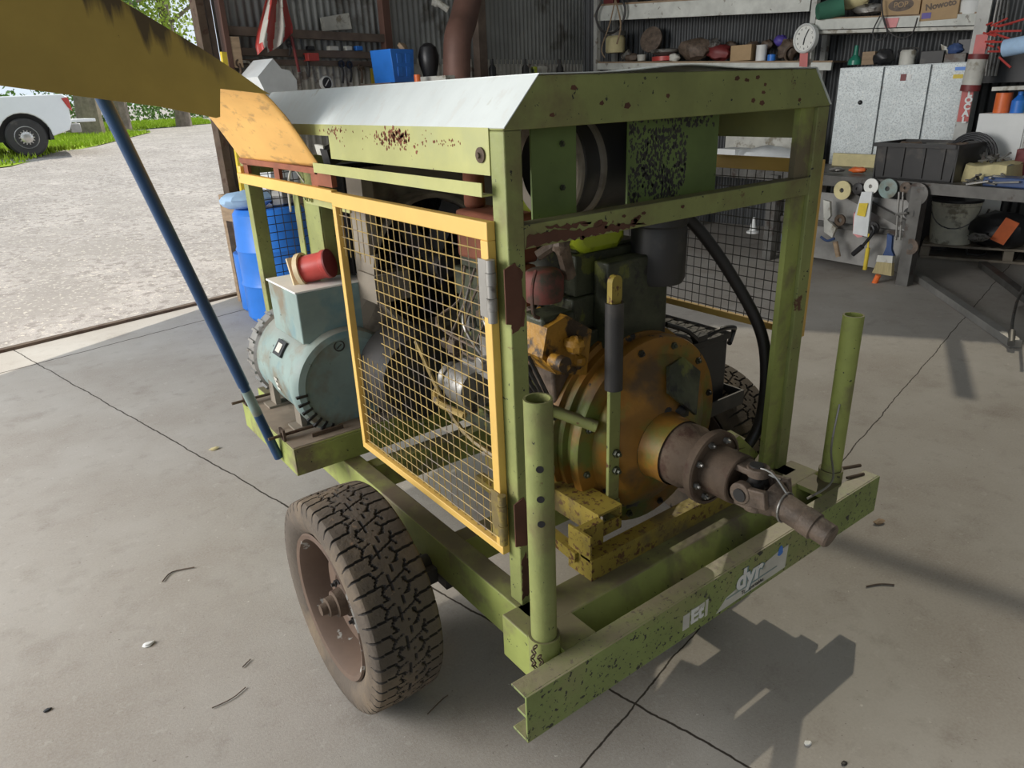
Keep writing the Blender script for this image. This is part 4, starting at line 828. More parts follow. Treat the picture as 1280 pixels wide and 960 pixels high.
def latpx(name, px, py, prof, m, label, cat, ax, val, group=None, n=20, axis=(0, 0, 1), tilt=None):
    """turned shape; prof in pixels (r,h), foot at (px,py)"""
    P = at(px, py, ax, val); k = m_per_px(P); mb = MB(); mb.lathe([(r*k, h*k) for r, h in prof], (0, 0, 0), axis, n)
    base = ROT if ax == 't' else ROT-PI/2
    return solo(name, mb, m, label, cat, group, 0, P, base), k
# --- back wall clutter
P = at(506, 103, 't', 4.9); k = m_per_px(P); mb = MB(); mb.prism([(-16*k, 0), (16*k, 0), (19*k, 38*k), (-19*k, 38*k)], (0, 0, 0), (1, 0, 0), (0, 0, 1), (0, .3, 0))
for i in range(2):
    for j in range(2): mb.box((-10*k+i*14*k, -.006, 7*k+j*15*k), (-2*k+i*14*k, 0, 18*k+j*15*k))
solo('crate', mb, 'bluep', 'blue plastic jerry crate in front of the corrugated wall', 'crate', bevel=.006, loc=P, rz=ROT)
mb = MB(); mb.box((-.28, -.12, -.03), (.62, .36, 0)); [mb.box((x, y, -P.z), (x+.04, y+.04, -.03)) for x in (-.28, .58) for y in (-.12, .32)]; mb.box((-.28, -.12, -1.0), (.62, .36, -.97)); solo('storage_rack', mb, 'timber_dark', 'dark timber rack carrying the blue crate, mostly hidden by the hood', 'rack', loc=P, rz=ROT)
latpx('work_light', 502, 62, [(0, -2), (7, -1), (8, 3), (4, 7), (0, 8)], 'wood', 'round amber lamp lying on the blue crate', 'lamp', 't', 5.0, axis=(.6, -.5, .6))
latpx('machine_cover', 538, 103, [(5, 0), (8, 6), (12, 20), (13, 30), (10, 40), (5, 44), (0, 45)], 'black', 'black rounded plastic cover beside the blue crate', 'cover', 't', 4.9)
latpx('reflector', 522, 103, [(0, 0), (4, 0), (4, 9), (0, 9)], 'orange', 'small orange reflector beside the blue crate', 'reflector', 't', 4.75)
mb = MB(); Q = [at(571, 160, 't', 4.6), at(571, 95, 't', 4.6), at(572, 50, 't', 4.6), at(580, 22, 't', 4.7), at(590, -25, 't', 4.8), at(596, -70, 't', 4.8)]
mb.tube([Q[1]-Vector((0, 0, .02))]+Q[1:], .135, 28, 6); tag(build('flue_pipe', mb, 'duct'), 'wide rusty brown flue pipe rising behind the trailer hood', 'flue pipe')
mb = MB(); p = at(571, 108, 't', 4.55); mb.box((-.17, -.02, -p.z), (.17, .35, .09)); mb.box((-.18, -.03, .05), (.18, .36, .10)); solo('heater_base', mb, 'offwhite', 'olive box at the foot of the brown flue pipe', 'heater', loc=p, rz=ROT, bevel=.004)
mb = MB(); mb.tube([at(540, 2, 't', 5.4), at(550, 5, 't', 5.35), at(560, 12, 't', 5.3)], .035, 10, 4); mb.ball(at(545, 3, 't', 5.38), .045, 10); tag(build('water_tap', mb, 'offwhite'), 'whitish pipe elbow on the wall left of the flue', 'tap')
Ps = at(660, 100, 't', 5.3); mb = MB(); mb.box((-.95, -.15, -.06), (1.05, .15, 0)); solo('wall_shelf', mb, 'timber_dark', 'low dark shelf on the back wall right of the flue', 'shelf', loc=(Ps.x, Ps.y, Ps.z), rz=ROT)
for px, m_, lab in ((616, 'black', 'dark bottle nearest the flue on the low shelf'), (657, 'blackm', 'dark spray bottle in the middle of the low shelf'), (700, 'blackm', 'thin dark bottle at the right end of the low shelf')):
    latpx('bottle', px, 98, [(0, 0), (4.5, 0), (4.5, 12), (2, 16), (1.6, 22), (0, 22)], m_, lab, 'bottle', 't', 5.25)
latpx('jar', 668, 98, [(0, 0), (4, 0), (4, 13), (0, 14)], 'lime', 'small yellowish jar on the low back shelf', 'jar', 't', 5.25)
boxpx('carton', 681, 98, 11, 14, .08, 'offwhite', 'small white carton with red mark on the low back shelf', 'carton', 't', 5.25)
# tools hanging on the pale lower wall
for i, (px, py, ln, m_, lab) in enumerate(((300, 88, 16, 'rust', 'rusty shackle hung left of the white sheet'), (385, 84, 22, 'blackm', 'black ring spanner hung above the gauge'), (428, 92, 22, 'black', 'black pliers hung left of the yellow packet'), (438, 92, 20, 'black', 'second black pliers beside the yellow packet'), (452, 94, 18, 'rust', 'rusty hook hung nearest the yellow packet'), (362, 62, 14, 'blackm', 'short dark tool on the timber rail'))):
    P = at(px, py, 't', 5.36); k = m_per_px(P); mb = MB(); mb.tube([(0, 0, ln*k/2), (.01, 0, 0), (-.01, 0, -ln*k/2)], .012, 8, 3); mb.lathe([(.02, -.006), (.035, -.006), (.035, .006), (.02, .006), (.02, -.006)], (0, 0, ln*k/2), (0, 1, 0), 16, caps=False); solo('hand_tool', mb, m_, lab, 'tool', loc=P, rz=ROT)
mb = MB(); mb.tube([at(x, y, 't', 5.38) for x, y in ((303, 77), (312, 79), (316, 92), (320, 99), (330, 112))], .012, 8, 5); tag(build('bent_pipe', mb, 'offwhite'), 'cream bent handle hanging on the pale wall', 'handle')
P = at(408, 104, 't', 5.36); k = m_per_px(P); mb = MB(); mb.lathe([(0, 0), (8*k, 0), (8.5*k, .01), (8.5*k, .04), (7.2*k, .045), (7.2*k, .035), (0, .035)], (0, .03, 0), (0, -1, 0), 28)
g = thing('gauge', P, 'round white-rimmed gauge on the pale wall above the hood', 'gauge', ROT); part('gauge_case', mb, 'white', g, local=True)
mb = MB(); mb.lathe([(0, 0), (6.8*k, 0), (6.8*k, .002)], (0, -.008, 0), (0, -1, 0), 28); part('dial', mb, 'blackm', g, local=True); mb = MB(); mb.bar((-3*k, -.012, -3*k), (3*k, -.012, 4*k), .008, .004, up=(0, 1, 0)); part('needle', mb, 'white', g, local=True)
quad(((463, 86), (476, 84), (478, 106), (465, 107)), 'yel', 'packet', 'yellow packet pinned to the pale wall near the post', 'packet', 't', 5.36)
boxpx('tin', 393, 76, 16, 9, .08, 'red', 'flat red tin tucked under the lower timber rail', 'tin', 't', 5.3)
for px, w_, m_, lab in ((418, 14, 'offwhite', 'white rag lying on the timber rail'), (437, 9, 'offwhite', 'small white pot on the timber rail'), (450, 10, 'bluep', 'blue lid on the timber rail nearest the post'), (390, 10, 'black', 'black lump on the timber rail under the plate')):
    boxpx('oddment', px, 63, w_, 5, .05, m_, lab, 'oddment', 't', 5.36)
mb = MB(); pts = [(322, 96), (341, 73), (352, 86), (362, 88), (371, 100), (372, 118), (372, 238), (340, 238), (330, 112)]; 
Pc = [at(x, y, 't', 4.95) for x, y in pts]; dv = Vector(EN)*.30; n = len(Pc); mb.add(Pc+[p+dv for p in Pc], [tuple(range(n)), tuple(range(2*n-1, n-1, -1))]+[(i, (i+1) % n, (i+1) % n+n, i+n) for i in range(n)])
tag(build('white_sheeting', mb, 'cloudy'), 'cloudy white plastic cover standing behind the trailer lid', 'plastic cover')
# yellow pole near the door
mb = MB(); mb.bar(at(279, 65, 't', 5.25), at(309, 275, 't', 5.25), .045, .03, up=EN); a_ = at(309, 275, 't', 5.25); mb.bar(a_, (a_.x, a_.y, 0), .045, .03, up=EN); tag(build('yellow_pole', mb, 'yel'), 'yellow painted pole leaning inside the doorway', 'pole')
# blue drums behind the rear frame
P = at(350, 352, 't', 4.55); 
dz = thing('drum', (P.x, P.y, 0), 'bright blue plastic drum with rubbish on top behind the trailer', 'drum')
mb = MB(); mb.lathe([(.27, 0), (.29, .03), (.29, .28), (.30, .30), (.29, .32), (.29, .56), (.30, .58), (.29, .60), (.28, .86), (.25, .90), (0, .90)], (P.x, P.y, 0), (0, 0, 1), 36); part('drum_body', mb, 'bluep', dz)
tb2 = (P.x-.05, P.y, .90)
mb = MB(); mb.ball((0, 0, .07), .2, 16, (1.1, .8, .35), .08); solo('cloth', mb, 'cyan', 'pale blue cloth bundled on the blue drum', 'cloth', loc=(tb2[0]-.1, tb2[1], tb2[2]))
mb = MB(); mb.ball((0, 0, .09), .13, 10, (1, 1, .9), .3); solo('scrap_wire', mb, 'alloy', 'tangle of grey scrap on the blue drum', 'scrap', loc=(tb2[0]+.16, tb2[1]-.05, tb2[2]))
mb = MB(); mb.lathe([(0, 0), (.15, 0), (.17, .02), (.17, .5), (0, .52)], (0, 0, 0), (0, 0, 1), 24); Q_ = at(320, 330, 't', 4.9); solo('drum', mb, 'bluep', 'narrow blue drum nearest the rusty door post', 'drum', loc=(Q_.x, Q_.y, 0))
mb = MB(); Q_ = at(352, 236, 't', 5.1); mb.box((-.5, -.2, -1.05), (.5, .2, -1.0)); mb.box((-.5, -.2, -.22), (.5, .2, .0)); [mb.box((x, y, -Q_.z), (x+.05, y+.05, -.22)) for x in (-.5, .45) for y in (-.2, .15)]; solo('timber_bench', mb, 'wood', 'reddish timber bench along the back wall behind the blue drum', 'bench', loc=Q_, rz=ROT)

# ---------------------------------------------------------------- right wall: shelving
S0 = 7.5
sh_ = thing('shelving', W(7.75, 2.7), 'long white steel shelving with cluttered planks on the right wall', 'shelving', 0)
def beam(p0, p1, h, d=.06, m_='shelfw', nm='shelf_beam', hole=False):
    mb = MB(); a, b = at(*p0, 's', S0), at(*p1, 's', S0); mb.bar(a, b, .05, h); mb2 = mb; part(nm, mb, m_, sh_)
    return a, b
a1, b1 = beam((749, 17), (1014, 3), .165)
a2, b2 = beam((746, 83), (1040, 83), .075)
a3, b3 = beam((1018, 31), (1226, 24), .095)
def plank(a, b, off, th, dp, m_='wood'):
    mb = MB(); c0 = a+Vector(ER)*dp/2+Vector((0, 0, off)); c1 = b+Vector(ER)*dp/2+Vector((0, 0, off)); mb.bar(c0, c1, dp, th); part('shelf_plank', mb, m_, sh_)
plank(a1, b1, .095, .02, .45); plank(a2, b2, .047, .018, .45); plank(a3, b3, .055, .015, .45)
plank(a3, b3, -.07, .03, .40, 'offwhite')
for px, py in ((746, 60), (1016, 40)):
    p = at(px, py, 's', S0+.0); mb = MB()
    for dd in (0, .42): q = p+Vector(ER)*dd; mb.box((q.x-.03, q.y-.03, 0), (q.x+.03, q.y+.03, 3.4))
    up = part('upright', mb, 'pillar', sh_)
pl0 = at(1238, -20, 's', 7.0); pl1 = at(1190, 215, 's', 7.0); mb = MB(); f_ = .83/3.4; mb.bar((pl0.x+.0, pl0.y, 3.4), (pl1.x+(pl0.x-pl1.x)*f_, pl1.y+(pl0.y-pl1.y)*f_, .83), .10, .05, up=ER); pil = part('upright', mb, 'pillar', sh_, 'painted upright with red and white labels')
def on_pillar(z0, z1, m_, nm, parent=None, off=.028, wd=.095, lab=None):
    top = Vector((pl0.x, pl0.y, 3.4)); bot = Vector((pl1.x, pl1.y, 0)); f = lambda z: bot+(top-bot)*(z/3.4)-Vector(ER)*off
    mb = MB(); mb.bar(f(z0), f(z1), wd, .006, up=ER); return f
for i, (ya, yb, m_, off, wd) in enumerate(((43, 68, 'red', .03, .09), (97, 152, 'red', .03, .09))):
    pa = at(1228 if i == 0 else 1213, ya, 's', 6.955); pb = at(1223 if i == 0 else 1203, yb, 's', 6.955); mb = MB(); mb.bar(pa, pb, wd, .006, up=ER); part('label_strip', mb, m_, pil, 'red and white lettered strip')
X_ = (at(1203, 152, 's', 6.95)-at(1213, 97, 's', 6.95)).normalized()
for i, ch in enumerate('LOCAL'):
    p = at(1212.5-1.9*i, 117+8.3*i, 's', 6.948); text_mesh(ch, .07, 'white', 'label_letter', pil, Vector(-EN)*1.0, Vector(-ER), tuple(p), bold=.004)
mb = MB(); pa = at(1222, 74, 's', 6.93); pb = at(1214, 106, 's', 6.93); mb.tube([pa, pb], .075, 16); cn = tag(build('spray_can', mb, 'offwhite'), 'white sealant canister with red cap strapped to the painted upright', 'canister')
mb = MB(); mb.tube([pa+(pa-pb)*.2, pa], .078, 16); part('cap', mb, 'darkred', cn); mb = MB(); mb.tube([pb, pb+(pb-pa)*.25], .078, 16); part('base_band', mb, 'darkred', cn)
# clock
P = at(1006.5, 48, 's', 7.42); k = m_per_px(P); R_c = 17*k; ck = thing('wall_clock', P, 'round white wall clock fixed to the shelving upright', 'clock', ROT-PI/2-.35)
mb = MB(); mb.lathe([(0, 0), (R_c, 0), (R_c, .05), (R_c*.93, .062), (R_c*.86, .05), (R_c*.86, .035), (0, .035)], (0, .035, 0), (0, -1, 0), 40); part('clock_case', mb, 'white', ck, local=True)
mb = MB(); mb.lathe([(0, 0), (R_c*.85, 0), (R_c*.85, .002)], (0, -.002, 0), (0, -1, 0), 40); part('clock_face', mb, 'clockface', ck, local=True)
for h in range(1, 13): a = PI/2-h*PI/6; text_mesh(str(h), R_c*.2, 'black', 'numeral', ck, (1, 0, 0), (0, -1, 0), (R_c*.68*math.cos(a), -.006, R_c*.68*math.sin(a)), local=True)
mb = MB(); mb.bar((0, -.01, 0), (-.01, -.01, -R_c*.42), .012, .003, up=(0, 1, 0)); mb.bar((0, -.012, 0), (R_c*.30, -.012, R_c*.58), .008, .003, up=(0, 1, 0)); part('clock_hand', mb, 'black', ck, local=True)
quad(((1000, 66), (1010, 66), (1009, 84), (999, 83)), 'red', 'label_card', 'red and white card hanging below the clock', 'card', 's', 7.42)
# --- things on the lower left plank
def L(name, px, py, prof, m_, lab, cat, **kw): return latpx(name, px, py, prof, m_, lab, cat, 's', kw.pop('s', 7.62), **kw)
j_, k = L('storage_jar', 769, 66, [(0, 0), (11, 0), (12, 2), (12, 16), (10, 19), (0, 19)], 'foam', 'glass jar of yellow grease with tin lid at the left end of the lower shelf', 'jar')
mb = MB(); mb.lathe([(11*k, 19*k), (12.5*k, 19*k), (12.5*k, 24*k), (0, 25*k)], (0, 0, 0), (0, 0, 1), 20); part('lid', mb, 'alloy', j_, local=True)
P = at(815, 50, 's', 7.75); k = m_per_px(P); mb = MB(); mb.lathe([(0, 0), (15*k, 0), (15*k, .03), (0, .03)], (0, 0, 0), (0, -1, .25), 32); solo('grinding_disc', mb, 'junk', 'large brown disc leaning at the back of the lower shelf', 'disc', loc=P, rz=ROT-PI/2)
L('steel_dish', 831, 70, [(0, 0), (8, 0), (17, 4), (18, 7), (14, 8), (0, 6)], 'alloy', 'shallow steel dish stacked on the red tin lid', 'dish')
L('flat_tin', 831, 76, [(0, 0), (16, 0), (16, 5), (0, 5)], 'red', 'flat red tin under the steel dish', 'tin')
L('white_cup', 802, 76, [(0, 0), (5, 0), (6, 7), (0, 7)], 'offwhite', 'small white cup beside the flat red tin', 'cup')
L('spray_nozzle', 778, 72, [(0, 0), (3, 0), (4, 12), (0, 13)], 'alloy', 'silver spray gun body lying in front of the grease jar', 'spray gun', axis=(1, 0, .5))
def lump(name, px, py, r, sq, m_, lab, cat, s=7.65, jit=.2, ax='s', n=12, bottom=True):
    P = at(px, py, ax, s); k = m_per_px(P); mb = MB(); mb.ball((0, 0, r*k*sq[2]), r*k, n, sq, jit); return solo(name, mb, m_, lab, cat, loc=P, rz=(ROT-PI/2 if ax == 's' else ROT), smooth=45)
lump('chain_pile', 868, 76, 17, (1.2, .8, .75), 'junk', 'heap of greasy brown chain in the middle of the lower shelf', 'chain')
lump('red_bag', 898, 76, 13, (1.2, .9, .7), 'darkred', 'dark red cloth bag left of the cardboard box', 'bag')
lump('metal_parts', 893, 64, 8, (1, 1, .9), 'alloy', 'silver casting behind the dark red bag', 'parts')
lump('bearing_parts', 843, 77, 6, (1.2, .9, .8), 'offwhite', 'pale bearing parts right of the red tin', 'parts', s=7.55)
lump('rags', 790, 77, 8, (1.3, 1, .6), 'junk', 'dark greasy rag beside the white cup', 'rag')
b_, w_, h_, k = boxpx('cardboard_box', 925, 76, 27, 18, .2, 'card', 'open tan cardboard box on the lower shelf beside the white can', 'box', 's', 7.55)
L('paint_can', 951, 76, [(0, 0), (6.5, 0), (6.5, 17), (7, 18), (0, 18)], 'white', 'white can right of the cardboard box', 'can', s=7.6)
L('blue_pot', 964, 76, [(0, 0), (5, 0), (5, 7), (0, 8)], 'bluep', 'light blue pot right of the white can', 'pot', s=7.58)
lump('power_tool', 984, 76, 13, (1.1, .8, .95), 'junk', 'dusty grey power tool left of the clock', 'power tool')
lump('hand_drill', 975, 58, 8, (1, .8, .8), 'purple', 'purple plastic tool above the grey power tool', 'tool', s=7.75)
P = at(993, 79, 's', 7.6); k = m_per_px(P); mb = MB(); mb.lathe([(9*k, 0), (11*k, 0), (11*k, .07), (9*k, .07), (9*k, 0)], (0, 0, 10*k), (0, -1, 0), 28, caps=False); solo('steel_ring', mb, 'rust', 'rusty steel ring standing just below the clock', 'ring', loc=P, rz=ROT-PI/2)
for i, (px, r_) in enumerate(((860, 7), (876, 6), (940, 8), (914, 6), (958, 7))): lump('greasy_part', px, 66 if i < 3 else 62, r_, (1.2, 1, .8), 'junk', ['small greasy part behind the chain heap, left one', 'small greasy part behind the chain heap, right one', 'brown greasy part behind the white can', 'dark part behind the cardboard box', 'brown part above the light blue pot'][i], 'parts', s=7.85)
mb = MB(); mb.tube([at(x, y, 's', 7.4) for x, y in ((752, 2), (745, 20), (752, 38), (768, 40), (779, 25), (781, 8), (772, -8))], .014, 8, 6); tag(build('hanging_cable', mb, 'blackm'), 'dark cable coil hanging at the left end of the shelving', 'cable')
mb = MB(); mb.tube([at(x, y, 's', 7.38) for x, y in ((770, -5), (762, 30), (752, 60), (756, 72))], .008, 6, 4); mb.tube([at(x, y, 's', 7.38) for x, y in ((768, -5), (776, 30), (771, 55))], .010, 6, 4); tag(build('hanging_rope', mb, 'wood'), 'brown rope hanging in front of the grease jar', 'rope')
# upper left plank clutter
for i, (px, w_, m_) in enumerate(((760, 14, 'darkred'), (790, 16, 'blackm'), (820, 14, 'junk'), (850, 18, 'darkred'), (885, 20, 'junk'), (925, 18, 'wood'), (965, 20, 'junk'))):
    boxpx('parts_tin', px, 7-(px-750)*.05, w_, 9, .15, m_, ['dark red tin at the left end of the top shelf', 'black tin on the top shelf', 'brown tin on the top shelf', 'second dark red tin on the top shelf', 'wide brown tin on the top shelf', 'wooden tray on the top shelf', 'brown tin on the top shelf nearest the clock upright'][i], 'tin', 's', 7.6)
# upper right shelf
b_, w_, h_, k = boxpx('carton', 1124, 21, 44, 24, .3, 'card', 'brown carton with dark oval print on the right upper shelf', 'carton', 's', 7.5)
mb = MB(); mb.prism([(.33*w_*math.cos(a), .010*0+.3*h_*math.sin(a)) for a in np.linspace(0, 2*PI, 25)[:-1]], (0, -.002, h_*.55), (1, 0, 0), (0, 0, 1), (0, .002, 0)); part('oval_print', mb, 'junk', b_, local=True); text_mesh('POP', .07, 'card', 'print', b_, (1, 0, 0), (0, -1, 0), (0, -.004, h_*.55), local=True)
b_, w_, h_, k = boxpx('carton', 1172, 25, 42, 27, .3, 'card', 'tan carton printed with a word beside the white tub', 'carton', 's', 7.47)
text_mesh('Nowoto', h_*.36, 'junk', 'print', b_, (1, 0, .12), (0, -1, 0), (w_*.02, -.002, h_*.62), local=True, bold=.003); mb = MB(); mb.box((-w_*.45, -.003, .02), (-w_*.2, 0, .07)); part('print_block', mb, 'purple', b_, local=True)
L('white_tub', 1213, 18, [(0, 0), (15, 0), (17, 14), (14, 18), (0, 18)], 'white', 'white plastic tub at the right end of the upper shelf', 'tub', s=7.6)
mb = MB(); mb.tube([at(1022, 15, 's', 7.4), at(1034, 12, 's', 7.45), at(1055, 6, 's', 7.5)], [.075, .10], 12, 4); tag(build('canvas_sleeve', mb, 'greenbag'), 'rolled green canvas sticking out of the right upper shelf', 'canvas roll')
lump('yellow_bag', 1062, 12, 15, (1.6, .8, .7), 'foam', 'yellowish bag on the right upper shelf', 'bag'); lump('pipe_bundle', 1085, 18, 12, (1.6, .8, .5), 'alloy', 'grey bundle of pipes left of the oval print carton', 'pipes')
quad(((1104, 23), (1124, 22), (1120, 34), (1106, 35)), 'pink', 'sticker', 'faded pink sticker on the right upper beam', 'sticker', 's', 7.465)
mb = MB(); mb.tube([at(x, y, 's', 7.42) for x, y in ((1102, 0), (1104, 22), (1110, 38), (1125, 47), (1140, 42), (1147, 22))], .007, 6, 5); mb.tube([at(x, y, 's', 7.42) for x, y in ((1100, 20), (1091, 40), (1098, 50), (1109, 42), (1104, 20))], .007, 6, 5); tag(build('loose_wire', mb, 'blackm'), 'thin black wire looped over the right upper beam', 'wire')
# ---------------------------------------------------------------- cabinets
cz0, cz1 = .80, 1.775; tl, tr = 1.80, .62
cab = thing('steel_cabinet', W(7.3, 1.2, .0), 'mottled galvanised cabinet with three tall doors behind the bench', 'cabinet')
mb = MB(); p = [W(7.22, tl, 0), W(7.22, tr, 0), W(7.62, tr, 0), W(7.62, tl, 0)]; mb.add([q+Vector((0, 0, cz0)) for q in p]+[q+Vector((0, 0, cz1)) for q in p], [(0, 1, 2, 3), (4, 5, 6, 7), (0, 1, 5, 4), (1, 2, 6, 5), (2, 3, 7, 6), (3, 0, 4, 7)])
part('cabinet_body', mb, 'galv', cab)
tt = [tl, 1.38, .97, tr]
for i in range(3):
    mb = MB(); c = W(7.205, (tt[i]+tt[i+1])/2, (cz0+cz1)/2); mb.obox(c, (.022, abs(tt[i]-tt[i+1])-.014, cz1-cz0-.012), ER, EN); d_ = part('cabinet_door', mb, 'galv', cab, bevel=.003)
    if i == 0: mb = MB(); mb.ball(W(7.19, 1.56, 1.45), .022, 10); part('lock', mb, 'black', d_)
    if i == 1: mb = MB(); mb.obox(W(7.192, 1.20, 1.665), (.002, .05, .06), ER, EN); part('sticker', mb, 'darkred', d_, 'small dark sticker'); mb = MB(); mb.obox(W(7.192, 1.15, 1.665), (.002, .04, .05), ER, EN); part('sticker', mb, 'white', d_, 'small white sticker')
    if i == 2: mb = MB(); mb.obox(W(7.192, .73, 1.72), (.002, .09, .03), ER, EN); part('sticker', mb, 'bluep', d_, 'blue sticker'); mb = MB(); mb.obox(W(7.192, .74, 1.655), (.002, .08, .035), ER, EN); part('sticker', mb, 'yel', d_, 'yellow sticker')
mb = MB(); mb.obox(W(7.57, 1.2, .40), (.1, 1.15, .8), ER, EN); part('plinth', mb, 'blackm', cab)
# things on the cabinet
def C_(name, px, prof, m_, lab, cat, py=81): return latpx(name, px, py, prof, m_, lab, cat, 's', 7.4)
C_('green_flask', 1068, [(0, 0), (8, 0), (8, 5), (3, 11), (2, 22), (0, 22)], 'greenc', 'dark green flask at the left end of the cabinet top', 'flask')
boxpx('small_box', 1084, 81, 15, 15, .12, 'wood', 'brown box right of the green flask on the cabinet', 'box', 's', 7.35)
lump('black_tool', 1103, 81, 12, (1, .8, .75), 'black', 'black rounded tool on the cabinet', 'tool', s=7.35)
o_, k = C_('lantern', 1133, [(0, 0), (9, 0), (9, 15), (7, 17), (0, 17)], 'offwhite', 'white tin with wire handle in the middle of the cabinet top', 'tin'); mb = MB(); mb.tube([(-9*k, 0, 8*k), (-11*k, 0, 18*k), (11*k, 0, 18*k), (9*k, 0, 8*k)], .006, 6, 5); part('handle', mb, 'blackm', o_, local=True)
boxpx('tool_case', 1163, 81, 26, 16, .18, 'blackm', 'dark tool case on the cabinet', 'case', 's', 7.35); boxpx('gearbox', 1192, 81, 24, 13, .18, 'steel', 'grey lump of machinery at the right end of the cabinet', 'machinery', 's', 7.35)
lump('rag', 1193, 68, 8, (1.2, .8, .8), 'navy', 'blue rag on the grey machinery', 'rag', s=7.4); quad(((1176, 55), (1186, 60), (1188, 72), (1178, 68)), 'offwhite', 'paper', 'curled white paper above the cabinet', 'paper', 's', 7.4)
# ---------------------------------------------------------------- bench
bA, bB = at(1030, 219, 'z', .86), at(1300, 239, 'z', .86); bd = (bB-bA).normalized(); bn = Vector((-bd.y, bd.x, 0)); bB2 = bA+bd*3.2
if bn.dot(Vector(ER)) < 0: bn = -bn
bA = bA-bd*2.6
bench = thing('workbench', bA+(bB2-bA)*.5-Vector((0, 0, .86)), 'long steel workbench under the cabinets covered in tools', 'workbench')
mb = MB(); mb.bar(bA+bn*.45-Vector((0, 0, .01)), bB2+bn*.45-Vector((0, 0, .01)), .9, .02); part('bench_top', mb, 'steel', bench)
mb = MB(); mb.bar(bA+bn*.005-Vector((0, 0, .055)), bB2+bn*.005-Vector((0, 0, .055)), .01, .07); mb.bar(bA+bn*.03+Vector((0, 0, -.085)), bB2+bn*.03+Vector((0, 0, -.085)), .05, .01); part('bench_rail', mb, 'steel', bench)
lp = at(1156, 236, 's', 6.2); 
def onb(px, py_front=None, inset=.3, t_=None):
    """point on the bench top, inset from the front edge, in the column px"""
    lo, hi = 0., 1.
    best = None
    for i in range(400):
        f = i/400; P = bA+(bB2-bA)*f+bn*inset; v = np.array(P)-np.array(CAM); z = v@CF
        if z <= 0: continue
        u = 640+FPX*(v@CR)/z
        if best is None or abs(u-px) < best[0]: best = (abs(u-px), P)
    return best[1]
def on_bench_t(px, py=225): return at(px, py, 'z', .80)
leg_f = ((onb(1153, inset=.02)-bA).dot((bB2-bA).normalized()))/(bB2-bA).length
for fr in (.05, .36, leg_f, .95):
    q = bA+(bB2-bA)*fr; mb = MB(); mb.box((q.x-.05, q.y-.05, 0), (q.x+.05, q.y+.05, .83)); part('bench_leg', mb, 'steel', bench)
    if fr == leg_f: continue
    q2 = q+bn*.82; mb = MB(); mb.box((q2.x-.04, q2.y-.04, 0), (q2.x+.04, q2.y+.04, .83)); part('bench_leg', mb, 'steel', bench)
mb = MB(); q = bA+(bB2-bA)*.36; q3 = bA+(bB2-bA)*leg_f+bd*-.02; mb.bar(q+bn*.12-Vector((0, 0, .48)), q3+bn*.12-Vector((0, 0, .48)), .02, .62, up=(0, 0, 1)); part('back_panel', mb, 'steel_l', bench); 
mb = MB(); mb.bar(q+bn*.08-Vector((0, 0, .45)), q3+bn*.08-Vector((0, 0, .45)), .04, .05); mb.bar(q3-bd*.75+bn*.07-Vector((0, 0, .12)), q3+bn*.07-Vector((0, 0, .40)), .04, .07); part('bench_brace', mb, 'steel', bench)
BZ = math.atan2(bd.y, bd.x)
P = onb(1155, inset=.32); k = m_per_px(P); mb = MB(); w0 = 46*k; 
mb.prism([(-w0, 0), (w0, 0), (w0*1.08, 38*k), (-w0*1.08, 38*k)], (0, -.22, 0), (1, 0, 0), (0, 0, 1), (0, .012, 0)); mb.prism([(-w0, 0), (w0, 0), (w0*1.08, 38*k), (-w0*1.08, 38*k)], (0, .22, 0), (1, 0, 0), (0, 0, 1), (0, .012, 0)); mb.box((-w0, -.22, 0), (w0, .23, .01))
for sg in (-1, 1): mb.prism([(-.22, 0), (.23, 0), (.23, 38*k), (-.22, 38*k)], (sg*w0*1.04, 0, 0), (0, 1, 0), (0, 0, 1), (sg*.012, 0, 0))
tub = thing('tub', P, 'large scuffed black plastic tub on the workbench', 'tub', BZ); part('tub_body', mb, 'blackm', tub, local=True)
mb = MB(); mb.box((-w0*1.1, -.25, 38*k), (w0*1.1, -.205, 38*k+.03)); mb.box((-w0*1.1, .205, 38*k), (w0*1.1, .25, 38*k+.03)); mb.box((-w0*1.12, -.25, 38*k), (-w0*1.04, .25, 38*k+.03)); mb.box((w0*1.04, -.25, 38*k), (w0*1.12, .25, 38*k+.03)); [mb.box((x, -.235, .02), (x+.012, -.22, 38*k)) for x in (-w0*.8, -w0*.3, w0*.25, w0*.75)]; part('tub_rim', mb, 'blackm', tub, local=True)
for i, dx in enumerate((-.18, .05, .2)):
    mb = MB(); mb.ball((0, 0, .1), .14, 10, (1.1, 1, .9), .3); solo('scrap_metal', mb, 'alloy' if i == 1 else 'junk', ['brown scrap in the left of the black tub', 'silver scrap in the middle of the black tub', 'brown scrap in the right of the black tub'][i], 'scrap', loc=P+bd*dx+Vector((0, 0, .06)))
Pq = onb(1206, inset=.5); mb = MB()
for i in range(4):
    rr = .15+.016*i; mb.tube([Pq+bd*(rr*math.cos(a))+Vector((0, 0, .17+rr*math.sin(a)*.95))+bn*(.01*i) for a in np.linspace(-.5, PI+.5, 16)], .008, 6)
tag(build('cable_coil', mb, 'black'), 'coil of black cable standing right of the black tub', 'cable')
